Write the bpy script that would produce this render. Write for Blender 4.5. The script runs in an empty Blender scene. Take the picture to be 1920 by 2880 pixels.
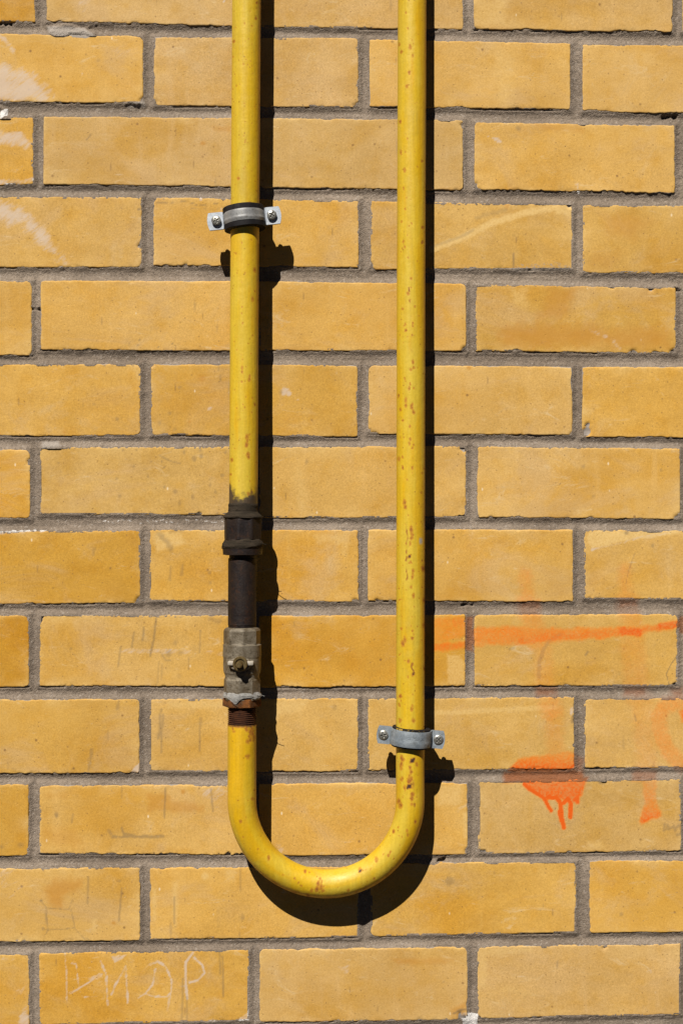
import bpy, math
import numpy as np
from mathutils import Vector, Matrix

# ------------------------------------------------------------------ camera, sky, sun, exposure
scene = bpy.context.scene
K = 0.00043            # metres on the wall for one pixel of the 1920 x 2880 photograph
CAMD = 2.0             # camera distance from the brick faces
SS, TT = 0.342, 1.10   # the sun's slope: sideways and downwards per metre into the wall

cam_d = bpy.data.cameras.new('camera')
cam = bpy.data.objects.new('camera', cam_d)
scene.collection.objects.link(cam)
cam.location = (0, -CAMD, 0)
cam.rotation_euler = (math.radians(90), 0, 0)
cam_d.sensor_fit = 'VERTICAL'
cam_d.sensor_height = 36.0
cam_d.lens = 36.0 * CAMD / (2880 * K)
cam_d.clip_start = 0.05
cam_d.clip_end = 4000
scene.camera = cam

ELEV = math.atan(TT / math.sqrt(1 + SS * SS))
world = bpy.data.worlds.new('World')
scene.world = world
world.use_nodes = True
wn = world.node_tree
bg = wn.nodes['Background']
sky = wn.nodes.new('ShaderNodeTexSky')
sky.sky_type = 'NISHITA'
sky.sun_disc = False
sky.sun_elevation = ELEV
sky.sun_rotation = math.pi + math.atan(SS)
sky.altitude = 0
sky.air_density = 0.05
sky.dust_density = 0.0
sky.ozone_density = 1.0
wn.links.new(sky.outputs[0], bg.inputs[0])
bg.inputs[1].default_value = 0.05

sun_d = bpy.data.lights.new('sun', 'SUN')
sun_d.energy = 5.0
sun_d.angle = math.radians(0.5)
sun_d.color = (1.0, 0.955, 0.88)
sun = bpy.data.objects.new('sun', sun_d)
scene.collection.objects.link(sun)
sun.rotation_euler = Vector((SS, 1, -TT)).to_track_quat('-Z', 'Y').to_euler()
sun.location = (-1.5, -4, 5)

scene.view_settings.view_transform = 'Standard'
scene.view_settings.look = 'None'
scene.view_settings.gamma = 1.0
scene.view_settings.use_curve_mapping = False
scene.view_settings.exposure = 0.32
scene.cycles.diffuse_bounces = 1

# ------------------------------------------------------------------ helpers
C = scene.collection
rng = np.random.default_rng(7)
mm = 0.001


def wx(u, d=0.0):
    """photo column u, a distance d in front of the brick faces -> metres"""
    return (np.asarray(u, float) - 960.0) * K * (CAMD - d) / CAMD


def wz(v, d=0.0):
    return (1440.0 - np.asarray(v, float)) * K * (CAMD - d) / CAMD


def hash2(ix, iy, seed):
    h = (ix.astype(np.int64) * 374761393 + iy.astype(np.int64) * 668265263 + seed * 974634777) & 0xFFFFFFFF
    h = ((h ^ (h >> 13)) * 1274126177) & 0xFFFFFFFF
    h = ((h ^ (h >> 16)) * 2246822519) & 0xFFFFFFFF
    return ((h ^ (h >> 15)) & 0xFFFFFF) / float(0xFFFFFF)


def vnoise(x, y, seed=0):
    """smooth noise in -1..1"""
    x = np.asarray(x, float); y = np.asarray(y, float)
    x, y = np.broadcast_arrays(x, y)
    ix = np.floor(x); iy = np.floor(y)
    fx = x - ix; fy = y - iy
    fx = fx * fx * (3 - 2 * fx); fy = fy * fy * (3 - 2 * fy)
    a = hash2(ix, iy, seed); b = hash2(ix + 1, iy, seed)
    c = hash2(ix, iy + 1, seed); d = hash2(ix + 1, iy + 1, seed)
    return 2 * ((a * (1 - fx) + b * fx) * (1 - fy) + (c * (1 - fx) + d * fx) * fy) - 1


def fbm(x, y, seed=0, octaves=4, gain=0.5):
    t = 0; a = 1.0; s = 0
    for o in range(octaves):
        t = t + a * vnoise(np.asarray(x) * 2 ** o + 17.3 * o, np.asarray(y) * 2 ** o - 9.1 * o, seed + o)
        s += a; a *= gain
    return t / s


def sstep(a, b, x):
    t = np.clip((x - a) / (b - a), 0, 1)
    return t * t * (3 - 2 * t)


def link(name, me, mat=None, parent=None):
    o = bpy.data.objects.new(name, me)
    C.objects.link(o)
    if mat is not None and me is not None:
        me.materials.clear(); me.materials.append(mat)
    if parent is not None:
        o.parent = parent
    return o


def tag(o, label=None, cat=None, group=None, kind=None):
    if label: o['label'] = label
    if cat: o['category'] = cat
    if group: o['group'] = group
    if kind: o['kind'] = kind
    return o


def empty(name, loc):
    o = bpy.data.objects.new(name, None)
    o.empty_display_size = 0.05
    C.objects.link(o)
    o.location = loc
    return o


def mesh_np(name, V, F, smooth=True, attrs=None):
    """V (n,3), F list of arrays (m,3)/(m,4)"""
    if not isinstance(F, (list, tuple)): F = [F]
    F = [np.asarray(f, np.int32) for f in F if len(f)]
    V = np.asarray(V, np.float32)
    me = bpy.data.meshes.new(name)
    me.vertices.add(len(V))
    me.vertices.foreach_set('co', V.ravel())
    loops = np.concatenate([f.ravel() for f in F])
    tot = np.concatenate([np.full(len(f), f.shape[1], np.int32) for f in F])
    start = np.concatenate([[0], np.cumsum(tot)[:-1]]).astype(np.int32)
    me.loops.add(len(loops))
    me.loops.foreach_set('vertex_index', loops)
    me.polygons.add(len(tot))
    me.polygons.foreach_set('loop_start', start)
    me.polygons.foreach_set('loop_total', tot)
    me.polygons.foreach_set('use_smooth', np.full(len(tot), smooth, bool))
    me.update(calc_edges=True)
    if attrs:
        for k, a in attrs.items():
            at = me.attributes.new(k, 'FLOAT_VECTOR', 'POINT')
            at.data.foreach_set('vector', np.asarray(a, np.float32).ravel())
    me.validate()
    return me


def sharp(o, deg=32):
    me = o.data
    me.set_sharp_from_angle(angle=math.radians(deg))
    return o


def ring_faces(nr, ns, closed=True, flip=False):
    i = np.arange(nr - 1)[:, None]
    j = np.arange(ns if closed else ns - 1)[None, :]
    a = i * ns + j; b = i * ns + (j + 1) % ns
    c = (i + 1) * ns + (j + 1) % ns; d = (i + 1) * ns + j
    q = np.stack([a, b, c, d] if not flip else [a, d, c, b], -1)
    return q.reshape(-1, 4)


# ------------------------------------------------------------------ node materials
class NT:
    def __init__(self, name):
        self.m = bpy.data.materials.new(name)
        self.m.use_nodes = True
        self.t = self.m.node_tree
        self.b = self.t.nodes['Principled BSDF']
        self.geo = self.t.nodes.new('ShaderNodeNewGeometry')
        self.P = self.geo.outputs['Position']

    def set(self, **kw):
        for k, v in kw.items():
            s = self.b.inputs[k.replace('_', ' ')]
            if isinstance(v, bpy.types.NodeSocket): self.t.links.new(v, s)
            else: s.default_value = v

    def inp(self, s, v):
        if isinstance(v, bpy.types.NodeSocket): self.t.links.new(v, s)
        else:
            try: s.default_value = v
            except Exception: s.default_value = tuple(v) + (1.0,)

    def scaled(self, vec, sc):
        n = self.t.nodes.new('ShaderNodeVectorMath'); n.operation = 'MULTIPLY'
        self.inp(n.inputs[0], vec); n.inputs[1].default_value = sc
        return n.outputs[0]

    def noise(self, scale, detail=4, rough=0.55, vec=None, dist=0.0):
        n = self.t.nodes.new('ShaderNodeTexNoise')
        self.t.links.new(vec or self.P, n.inputs['Vector'])
        n.inputs['Scale'].default_value = scale
        n.inputs['Detail'].default_value = detail
        n.inputs['Roughness'].default_value = rough
        n.inputs['Distortion'].default_value = dist
        return n.outputs[0]

    def voro(self, scale, vec=None, rand=1.0):
        n = self.t.nodes.new('ShaderNodeTexVoronoi')
        self.t.links.new(vec or self.P, n.inputs['Vector'])
        n.inputs['Scale'].default_value = scale
        n.inputs['Randomness'].default_value = rand
        return n.outputs['Distance'], n.outputs['Color']

    def math(self, op, a, b=0.0, clamp=False):
        n = self.t.nodes.new('ShaderNodeMath'); n.operation = op; n.use_clamp = clamp
        self.inp(n.inputs[0], a); self.inp(n.inputs[1], b)
        return n.outputs[0]

    def ramp(self, v, a, b, lo=0.0, hi=1.0):
        n = self.t.nodes.new('ShaderNodeMapRange'); n.interpolation_type = 'SMOOTHSTEP'
        self.inp(n.inputs[0], v)
        n.inputs[1].default_value = a; n.inputs[2].default_value = b
        n.inputs[3].default_value = lo; n.inputs[4].default_value = hi
        return n.outputs[0]

    def mix(self, f, a, b, mode='MIX'):
        n = self.t.nodes.new('ShaderNodeMix'); n.data_type = 'RGBA'; n.blend_type = mode
        self.inp(n.inputs['Factor'], f)
        for s, v in ((n.inputs[6], a), (n.inputs[7], b)):
            if isinstance(v, bpy.types.NodeSocket): self.t.links.new(v, s)
            else: s.default_value = (v[0], v[1], v[2], 1.0)
        return n.outputs[2]

    def attr(self, name):
        n = self.t.nodes.new('ShaderNodeAttribute'); n.attribute_name = name
        s = self.t.nodes.new('ShaderNodeSeparateXYZ')
        self.t.links.new(n.outputs['Vector'], s.inputs[0])
        return s.outputs

    def sep(self, col):
        s = self.t.nodes.new('ShaderNodeSeparateXYZ')
        self.t.links.new(col, s.inputs[0])
        return s.outputs

    def objcol(self):
        n = self.t.nodes.new('ShaderNodeObjectInfo')
        return n.outputs['Color'], n.outputs['Random']

    def bump(self, h, strength, dist, prev=None):
        n = self.t.nodes.new('ShaderNodeBump')
        self.inp(n.inputs['Height'], h)
        n.inputs['Strength'].default_value = strength
        n.inputs['Distance'].default_value = dist
        if prev is not None: self.t.links.new(prev, n.inputs['Normal'])
        return n.outputs[0]


def brick_material():
    n = NT('glazed_yellow_brick')
    oc, rnd = n.objcol()
    a1 = n.attr('mark_a'); a2 = n.attr('mark_b')
    org, wht, drk = a1[0], a1[1], a1[2]
    och, mor, pal = a2[0], a2[1], a2[2]
    big = n.noise(7, 4, 0.6)
    mid = n.noise(38, 5, 0.6)
    fine = n.noise(420, 4, 0.7)
    grain = n.noise(1100, 2, 0.6)
    vert = n.noise(60, 3, 0.6, vec=n.scaled(n.P, (1, 1, 0.12)))
    pale = n.mix(1.0, oc, (1.10, 1.15, 1.42), 'MULTIPLY')
    deep = n.mix(1.0, oc, (0.95, 0.85, 0.47), 'MULTIPLY')
    c = n.mix(n.ramp(big, 0.42, 0.72, 0, 0.85), oc, pale)
    c = n.mix(n.ramp(n.noise(5.5, 5, 0.62, vec=n.scaled(n.P, (1, 3, 1.7))), 0.48, 0.68, 0, 0.95), c, deep)
    c = n.mix(n.ramp(mid, 0.46, 0.76, 0, 0.60), c, deep)
    c = n.mix(n.ramp(vert, 0.52, 0.78, 0, 0.50), c, pale)
    tanp = n.noise(8.5, 5, 0.66, vec=n.scaled(n.P, (0.8, 2, 1.3)), dist=0.9)
    c = n.mix(n.ramp(tanp, 0.50, 0.68, 0, 0.50), c, (0.495, 0.325, 0.150))
    val = n.noise(13, 5, 0.65, vec=n.scaled(n.P, (0.7, 2, 1.2)), dist=0.4)
    c = n.mix(1.0, c, n.mix(n.ramp(val, 0.30, 0.70), (0.93, 0.915, 0.88), (1.06, 1.065, 1.08)), 'MULTIPLY')
    # thin film of lime and dust
    haze = n.noise(16, 6, 0.68, dist=0.8)
    c = n.mix(n.ramp(haze, 0.54, 0.78, 0, 0.32), c, (0.55, 0.42, 0.25))
    soot = n.noise(11, 6, 0.7, vec=n.scaled(n.P, (1, 2, 0.8)), dist=0.6)
    c = n.mix(n.ramp(soot, 0.58, 0.76, 0, 0.26), c, (0.38, 0.215, 0.060))
    # fired grain
    g = n.mix(n.ramp(fine, 0.28, 0.72), (0.86, 0.84, 0.79), (1.09, 1.10, 1.12))
    c = n.mix(0.8, c, g, 'MULTIPLY')
    g2 = n.mix(n.ramp(grain, 0.3, 0.7), (0.84, 0.83, 0.80), (1.13, 1.135, 1.15))
    c = n.mix(0.8, c, g2, 'MULTIPLY')
    # iron specks: small and large, and pale grains
    d, col = n.voro(170)
    s = n.math('MULTIPLY', n.ramp(d, 0.20, 0.08), n.ramp(n.sep(col)[0], 0.70, 0.74))
    c = n.mix(n.math('MULTIPLY', s, 0.60), c, (0.18, 0.09, 0.03))
    d, col = n.voro(46)
    s = n.math('MULTIPLY', n.ramp(d, 0.11, 0.03), n.ramp(n.sep(col)[1], 0.72, 0.76))
    c = n.mix(n.math('MULTIPLY', s, 0.70), c, (0.17, 0.08, 0.025))
    d, col = n.voro(60, vec=n.scaled(n.P, (1, 1, 0.55)))
    s = n.math('MULTIPLY', n.ramp(d, 0.09, 0.03), n.ramp(n.sep(col)[2], 0.80, 0.84))
    c = n.mix(n.math('MULTIPLY', s, 0.7), c, (0.75, 0.62, 0.42))
    d, col = n.voro(90, vec=n.scaled(n.P, (1.0, 1, 0.22)))
    s = n.math('MULTIPLY', n.ramp(d, 0.13, 0.06), n.ramp(n.sep(col)[0], 0.86, 0.89))
    c = n.mix(n.math('MULTIPLY', s, 0.42), c, (0.20, 0.115, 0.045))
    d, col = n.voro(40, vec=n.scaled(n.P, (0.9, 1, 0.16)))
    s = n.math('MULTIPLY', n.ramp(d, 0.10, 0.04), n.ramp(n.sep(col)[1], 0.80, 0.84))
    c = n.mix(n.math('MULTIPLY', s, 0.30), c, (0.22, 0.15, 0.075))
    d, col = n.voro(55, vec=n.scaled(n.P, (0.25, 1, 1.2)))
    s = n.math('MULTIPLY', n.ramp(d, 0.10, 0.03), n.ramp(n.sep(col)[2], 0.86, 0.89))
    c = n.mix(n.math('MULTIPLY', s, 0.35), c, (0.62, 0.48, 0.30))
    # faint chalky scuffs
    sc = n.noise(30, 8, 0.75, vec=n.scaled(n.P, (0.6, 1, 1.6)), dist=1.5)
    c = n.mix(n.ramp(sc, 0.57, 0.72, 0, 0.55), c, (0.61, 0.46, 0.255))
    # wear and marks
    c = n.mix(n.math('MULTIPLY', och, 0.85), c, (0.44, 0.195, 0.022))
    rough_f = n.ramp(fine, 0.35, 0.62, 0.55, 1.0)
    c = n.mix(n.math('MULTIPLY', pal, rough_f), c, (0.64, 0.435, 0.165))
    rot = n.t.nodes.new('ShaderNodeVectorRotate'); rot.rotation_type = 'Y_AXIS'
    n.t.links.new(n.P, rot.inputs['Vector']); rot.inputs['Angle'].default_value = math.radians(38)
    streak = n.noise(80, 7, 0.75, vec=n.scaled(rot.outputs[0], (0.35, 1, 1.5)), dist=0.5)
    wf = n.ramp(n.math('ADD', wht, n.math('MULTIPLY', n.math('SUBTRACT', streak, 0.5), 3.4)), 0.05, 1.05)
    wf = n.math('MULTIPLY', wf, n.ramp(wht, 0.02, 0.22))
    c = n.mix(n.math('MULTIPLY', wf, 0.70), c, (0.54, 0.445, 0.37))
    df = n.math('MULTIPLY', drk, n.ramp(fine, 0.3, 0.65, 0.65, 1.0))
    c = n.mix(df, c, (0.145, 0.105, 0.062))
    mf = n.ramp(n.math('ADD', mor, n.math('MULTIPLY', n.math('SUBTRACT', n.noise(260, 4, 0.7), 0.5), 0.8)), 0.35, 0.62)
    c = n.mix(n.math('MULTIPLY', mf, n.ramp(mor, 0.02, 0.2)), c, n.mix(fine, (0.20, 0.17, 0.145), (0.36, 0.315, 0.275)))
    of = n.math('MULTIPLY', org, n.ramp(mid, 0.25, 0.7, 0.85, 1.15), True)
    of = n.math('MULTIPLY', of, n.ramp(n.noise(300, 4, 0.75), 0.34, 0.58, 0.55, 1.06), True)
    of = n.math('MULTIPLY', of, n.ramp(n.noise(65, 5, 0.7), 0.30, 0.60, 0.72, 1.05), True)
    of = n.math('MAXIMUM', of, n.math('MULTIPLY', org, n.ramp(org, 0.78, 0.98)), True)
    c = n.mix(of, c, n.mix(n.ramp(org, 0.6, 1.0), (0.66, 0.172, 0.006), (0.63, 0.092, 0.0015)))
    n.set(Base_Color=c, Roughness=n.ramp(mid, 0.3, 0.7, 0.62, 0.85), Specular_IOR_Level=0.28)
    h = n.math('ADD', n.math('MULTIPLY', fine, 0.7), n.math('MULTIPLY', grain, 0.35))
    nb = n.bump(h, 0.22, 0.0005)
    pit, pc = n.voro(210)
    ph = n.math('MULTIPLY', n.ramp(pit, 0.0, 0.22), 1.0)
    gate = n.ramp(n.sep(pc)[0], 0.70, 0.74)
    ph = n.math('SUBTRACT', 1.0, n.math('MULTIPLY', n.math('SUBTRACT', 1.0, ph), gate))
    nb = n.bump(ph, 0.45, 0.0006, nb)
    nb = n.bump(n.noise(24, 4, 0.6), 0.5, 0.0016, nb)
    n.set(Normal=nb)
    return n.m


def mortar_material():
    n = NT('grey_mortar')
    a1 = n.attr('mark_a')
    org, wht = a1[0], a1[1]
    fresh = n.attr('mark_b')[1]
    big = n.noise(9, 4, 0.6)
    fine = n.noise(380, 5, 0.75)
    grain, gc = n.voro(620)
    c = n.mix(n.ramp(big, 0.3, 0.7), (0.182, 0.142, 0.108), (0.278, 0.222, 0.172))
    c = n.mix(0.8, c, n.mix(n.ramp(fine, 0.25, 0.75), (0.64, 0.63, 0.61), (1.27, 1.27, 1.27)), 'MULTIPLY')
    gs = n.sep(gc)
    c = n.mix(n.ramp(gs[0], 0.93, 0.96, 0, 0.35), c, (0.42, 0.37, 0.32))
    c = n.mix(n.ramp(gs[1], 0.92, 0.95, 0, 0.35), c, (0.09, 0.07, 0.055))
    c = n.mix(n.math('MULTIPLY', fresh, 0.9), c, n.mix(fine, (0.27, 0.235, 0.20), (0.42, 0.37, 0.325)))
    c = n.mix(n.math('MULTIPLY', org, 0.95, True), c, (0.240, 0.080, 0.026))
    c = n.mix(n.ramp(n.math('ADD', wht, n.math('SUBTRACT', fine, 0.5)), 0.40, 0.62), c, (0.66, 0.63, 0.60))
    n.set(Base_Color=c, Roughness=0.95, Specular_IOR_Level=0.15)
    h = n.math('ADD', fine, n.math('MULTIPLY', n.ramp(grain, 0.0, 0.6), -0.5))
    nb = n.bump(h, 0.85, 0.0011)
    n.set(Normal=nb)
    return n.m


def paint_material():
    n = NT('yellow_gloss_paint')
    a = n.attr('wear_a'); b = n.attr('wear_b')
    rust, core, dirt = a[0], a[1], a[2]
    gold, chip = b[0], b[1]
    lng = n.noise(26, 4, 0.6, vec=n.scaled(n.P, (1.6, 1.6, 0.22)))
    mid = n.noise(55, 4, 0.6)
    fine = n.noise(420, 4, 0.65)
    c = n.mix(n.ramp(lng, 0.36, 0.66), (0.570, 0.402, 0.036), (0.595, 0.372, 0.010))
    c = n.mix(n.ramp(mid, 0.52, 0.8, 0, 0.35), c, (0.600, 0.440, 0.060))
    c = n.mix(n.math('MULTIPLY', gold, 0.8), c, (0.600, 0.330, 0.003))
    c = n.mix(0.55, c, n.mix(n.ramp(fine, 0.3, 0.7), (0.88, 0.87, 0.80), (1.08, 1.08, 1.1)), 'MULTIPLY')
    brush = n.noise(330, 4, 0.6, vec=n.scaled(n.P, (1, 1, 0.05)))
    c = n.mix(0.7, c, n.mix(n.ramp(brush, 0.3, 0.7), (0.90, 0.88, 0.80), (1.05, 1.06, 1.10)), 'MULTIPLY')
    film = n.noise(34, 6, 0.7, vec=n.scaled(n.P, (1.3, 1.3, 0.35)), dist=0.5)
    c = n.mix(n.ramp(film, 0.50, 0.72, 0, 0.42), c, (0.40, 0.265, 0.030))
    # scattered pin holes
    d, col = n.voro(150)
    s = n.math('MULTIPLY', n.ramp(d, 0.20, 0.06), n.ramp(n.sep(col)[0], 0.78, 0.82))
    c = n.mix(n.math('MULTIPLY', s, 0.70), c, (0.26, 0.105, 0.010))
    rf = n.math('ADD', rust, n.math('MULTIPLY', n.math('SUBTRACT', n.noise(520, 3, 0.6), 0.5), n.ramp(rust, 0.02, 0.4, 0.0, 0.9)), True)
    c = n.mix(n.ramp(rf, 0.08, 0.55, 0, 0.85), c, (0.44, 0.190, 0.010))
    c = n.mix(n.ramp(rf, 0.55, 1.0, 0, 0.80), c, (0.27, 0.080, 0.010))
    c = n.mix(core, c, (0.045, 0.016, 0.010))
    df = n.ramp(n.math('ADD', dirt, n.math('MULTIPLY', n.math('SUBTRACT', n.noise(90, 6, 0.75), 0.5), 1.5)), 0.28, 0.80)
    df = n.math('MULTIPLY', df, n.ramp(dirt, 0.02, 0.25))
    c = n.mix(df, c, n.mix(mid, (0.028, 0.021, 0.017), (0.095, 0.062, 0.030)))
    c = n.mix(chip, c, (0.35, 0.31, 0.25))
    r = n.math('ADD', n.ramp(mid, 0.3, 0.7, 0.40, 0.56), n.math('MULTIPLY', rf, 0.3), True)
    n.set(Base_Color=c, Roughness=r, Specular_IOR_Level=0.42)
    nb = n.bump(n.noise(130, 3, 0.55), 0.35, 0.0010)
    nb = n.bump(n.noise(210, 4, 0.6, vec=n.scaled(n.P, (1, 1, 0.08))), 0.30, 0.0007, nb)
    nb = n.bump(n.math('ADD', fine, n.math('MULTIPLY', rf, 0.8)), 0.25, 0.0005, nb)
    n.set(Normal=nb)
    return n.m


def simple_metal(name, c1, c2, scale=60, metallic=0.0, rough=(0.4, 0.6), c3=None, bump=0.3, bdist=0.0006, spec=0.4, stretch=None, c3amt=0.8):
    n = NT(name)
    vec = n.scaled(n.P, stretch) if stretch else None
    a = n.noise(scale, 5, 0.65, vec=vec)
    f = n.noise(scale * 9, 4, 0.65)
    c = n.mix(n.ramp(a, 0.35, 0.65), c1, c2)
    if c3 is not None:
        c = n.mix(n.ramp(n.noise(scale * 2.3, 5, 0.7), 0.52, 0.68, 0, c3amt), c, c3)
    c = n.mix(0.6, c, n.mix(n.ramp(f, 0.3, 0.7), (0.75, 0.75, 0.75), (1.2, 1.2, 1.2)), 'MULTIPLY')
    n.set(Base_Color=c, Metallic=metallic, Roughness=n.ramp(a, 0.3, 0.7, rough[0], rough[1]), Specular_IOR_Level=spec)
    n.set(Normal=n.bump(n.math('ADD', f, a), bump, bdist))
    return n.m


M_BRICK = brick_material()
M_MORTAR = mortar_material()
M_PAINT = paint_material()
M_IRON = simple_metal('dark_rusty_iron', (0.011, 0.0075, 0.0075), (0.018, 0.010, 0.0065), 55, 0.0, (0.5, 0.7), (0.042, 0.016, 0.006), 0.6, 0.0008, 0.25, c3amt=0.7)
M_HEMP = simple_metal('tarred_hemp', (0.022, 0.017, 0.011), (0.048, 0.036, 0.024), 160, 0.0, (0.8, 0.95), (0.03, 0.02, 0.014), 0.9, 0.0012, 0.15, (0.35, 0.35, 3.0))
M_VALVE = simple_metal('weathered_nickel_brass', (0.095, 0.072, 0.044), (0.200, 0.168, 0.122), 60, 0.15, (0.42, 0.65), (0.045, 0.030, 0.014), 0.9, 0.0009, c3amt=0.85)
M_BRASS = simple_metal('tarnished_brass', (0.110, 0.074, 0.026), (0.165, 0.118, 0.050), 140, 0.5, (0.32, 0.5), (0.10, 0.065, 0.02), 0.3)
M_PIN = simple_metal('pale_stop_bar', (0.30, 0.265, 0.215), (0.38, 0.34, 0.28), 120, 0.0, (0.5, 0.7), None, 0.3)
M_RUST = simple_metal('orange_rust', (0.085, 0.034, 0.012), (0.190, 0.070, 0.018), 110, 0.0, (0.75, 0.95), (0.070, 0.050, 0.032), 0.9, 0.0012, 0.15)
M_THREAD = simple_metal('rusty_thread', (0.040, 0.014, 0.007), (0.090, 0.030, 0.010), 110, 0.0, (0.6, 0.85), (0.035, 0.018, 0.012), 0.5, 0.0006, 0.25)
M_SEAL = simple_metal('pale_thread_sealant', (0.30, 0.29, 0.27), (0.40, 0.39, 0.37), 220, 0.0, (0.7, 0.9), (0.17, 0.15, 0.12), 1.0, 0.0016, 0.2)
M_ZINC = simple_metal('bright_zinc_steel', (0.36, 0.39, 0.43), (0.43, 0.46, 0.50), 90, 0.35, (0.40, 0.52), (0.30, 0.32, 0.35), 0.15, 0.0004)
M_ZINCB = simple_metal('dull_zinc_band', (0.20, 0.20, 0.20), (0.27, 0.27, 0.265), 70, 0.25, (0.46, 0.60), (0.15, 0.145, 0.135), 0.3, 0.0005)
M_GREY = simple_metal('grey_blue_coating', (0.185, 0.215, 0.245), (0.260, 0.290, 0.315), 60, 0.15, (0.42, 0.62), (0.135, 0.145, 0.150), 0.4, 0.0007)
M_RUBBER = simple_metal('black_rubber', (0.007, 0.006, 0.007), (0.013, 0.011, 0.012), 100, 0.0, (0.6, 0.8), None, 0.3, 0.0006, 0.18)
M_SCREW = simple_metal('nickel_screw', (0.30, 0.29, 0.26), (0.42, 0.41, 0.37), 300, 0.7, (0.28, 0.42), (0.20, 0.18, 0.13), 0.2, 0.0004)
M_SPLASH = simple_metal('yellow_paint_splash', (0.50, 0.33, 0.03), (0.42, 0.27, 0.05), 200, 0.0, (0.5, 0.7), (0.25, 0.19, 0.08), 0.4)
M_GROUND = simple_metal('asphalt', (0.014, 0.014, 0.013), (0.022, 0.021, 0.020), 40, 0.0, (0.85, 0.95), None, 0.6, 0.003, 0.2)

# ------------------------------------------------------------------ marks on the wall (photo pixels)
# channels: 0 orange spray, 1 white smear, 2 dark stain, 3 ochre, 4 mortar smear, 5 pale scuff
MARKS = []


def stroke(ch, pts, w, soft=1.5, s=1.0, jit=0.0, taper=False):
    pts = np.array(pts, float)
    r = w + soft + 8
    MARKS.append(('s', ch, pts, w, soft, s, jit, (pts[:, 0].min() - r, pts[:, 1].min() - r, pts[:, 0].max() + r, pts[:, 1].max() + r)))


def patch(ch, pts, soft=4, s=1.0, jit=3.0, grad=None):
    pts = np.array(pts, float)
    r = soft + jit + 4
    MARKS.append(('p', ch, pts, grad, soft, s, jit, (pts[:, 0].min() - r, pts[:, 1].min() - r, pts[:, 0].max() + r, pts[:, 1].max() + r)))


def dot(ch, x, y, r, soft=2, s=1.0, el=1.0):
    MARKS.append(('d', ch, (x, y), r, soft, s, el, (x - r - 8, y - r * el - 8, x + r + 8, y + r * el + 8)))


def seg_dist(X, Y, pts):
    d = np.full(X.shape, 1e9)
    for (x0, y0), (x1, y1) in zip(pts[:-1], pts[1:]):
        dx, dy = x1 - x0, y1 - y0
        t = np.clip(((X - x0) * dx + (Y - y0) * dy) / (dx * dx + dy * dy + 1e-9), 0, 1)
        d = np.minimum(d, np.hypot(X - x0 - t * dx, Y - y0 - t * dy))
    return d


def inside(X, Y, pts):
    r = np.zeros(X.shape, bool)
    n = len(pts)
    for i in range(n):
        x0, y0 = pts[i]; x1, y1 = pts[(i + 1) % n]
        c = ((y0 > Y) != (y1 > Y)) & (X < (x1 - x0) * (Y - y0) / (y1 - y0 + 1e-12) + x0)
        r ^= c
    return r


def paint_marks(X, Y):
    """X, Y photo pixels of vertices on the wall -> (n,6)"""
    out = np.zeros((len(X), 6))
    x0, x1, y0, y1 = X.min(), X.max(), Y.min(), Y.max()
    for mk in MARKS:
        b = mk[7]
        if b[2] < x0 or b[0] > x1 or b[3] < y0 or b[1] > y1: continue
        idx = np.where((X >= b[0]) & (X <= b[2]) & (Y >= b[1]) & (Y <= b[3]))[0]
        if not len(idx): continue
        x, y = X[idx], Y[idx]
        if mk[0] == 's':
            _, ch, pts, w, soft, s, jit, _ = mk
            d = seg_dist(x, y, pts)
            if jit: d = d + jit * fbm(x / 9, y / 9, 5, 3)
            m = sstep(w / 2 + soft, w / 2 - soft * 0.3, d) * s
        elif mk[0] == 'p':
            _, ch, pts, grad, soft, s, jit, _ = mk
            d = seg_dist(x, y, np.vstack([pts, pts[:1]]))
            d = np.where(inside(x, y, pts), -d, d)
            if jit: d = d + jit * fbm(x / 14, y / 14, 9, 4)
            m = sstep(soft * 0.5, -soft, d) * s
            if grad is not None:     # (x0,y0,v0,x1,y1,v1) linear ramp of strength
                gx0, gy0, v0, gx1, gy1, v1 = grad
                t = np.clip(((x - gx0) * (gx1 - gx0) + (y - gy0) * (gy1 - gy0)) / ((gx1 - gx0) ** 2 + (gy1 - gy0) ** 2), 0, 1)
                m = m * (v0 + (v1 - v0) * t)
        else:
            _, ch, (cx, cy), r, soft, s, el, _ = mk
            d = np.hypot(x - cx, (y - cy) / el) - r + 0.22 * r * vnoise(x / (r * .8 + 1), y / (r * .8 + 1), 3)
            m = sstep(soft, -soft, d) * s
        out[idx, ch] = np.maximum(out[idx, ch], m)
    return np.clip(out, 0, 1)


def Z(pts, ox, oy, s=0.6122):
    return [(ox + x * s, oy + y * s) for x, y in pts]


# white lime smears, left edge
patch(1, [(-20, 180), (50, 190), (95, 200), (112, 225), (150, 262), (140, 285), (60, 288), (-20, 284)], 34, 1.25, 14)
stroke(1, [(0, 100), (22, 122), (38, 142)], 10, 6, 0.55, 3)
patch(1, [(-10, 365), (60, 372), (94, 398), (94, 425), (40, 410), (-10, 408)], 16, 0.85, 8)
stroke(1, [(0, 512), (60, 512), (90, 505)], 9, 6, 0.6, 4)
patch(1, [(-10, 560), (60, 582), (112, 622), (135, 650), (190, 742), (120, 700), (60, 640), (-10, 628)], 34, 1.0, 12)
patch(1, [(140, 690), (190, 700), (180, 748), (150, 745)], 20, 0.4, 8)
patch(1, [(0, 310), (22, 305), (24, 325), (0, 338)], 5, 0.9, 4)
dot(1, 231, 206, 4, 1.5, 1.0)
dot(1, 630, 5, 3, 1.5, 1.0)
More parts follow.
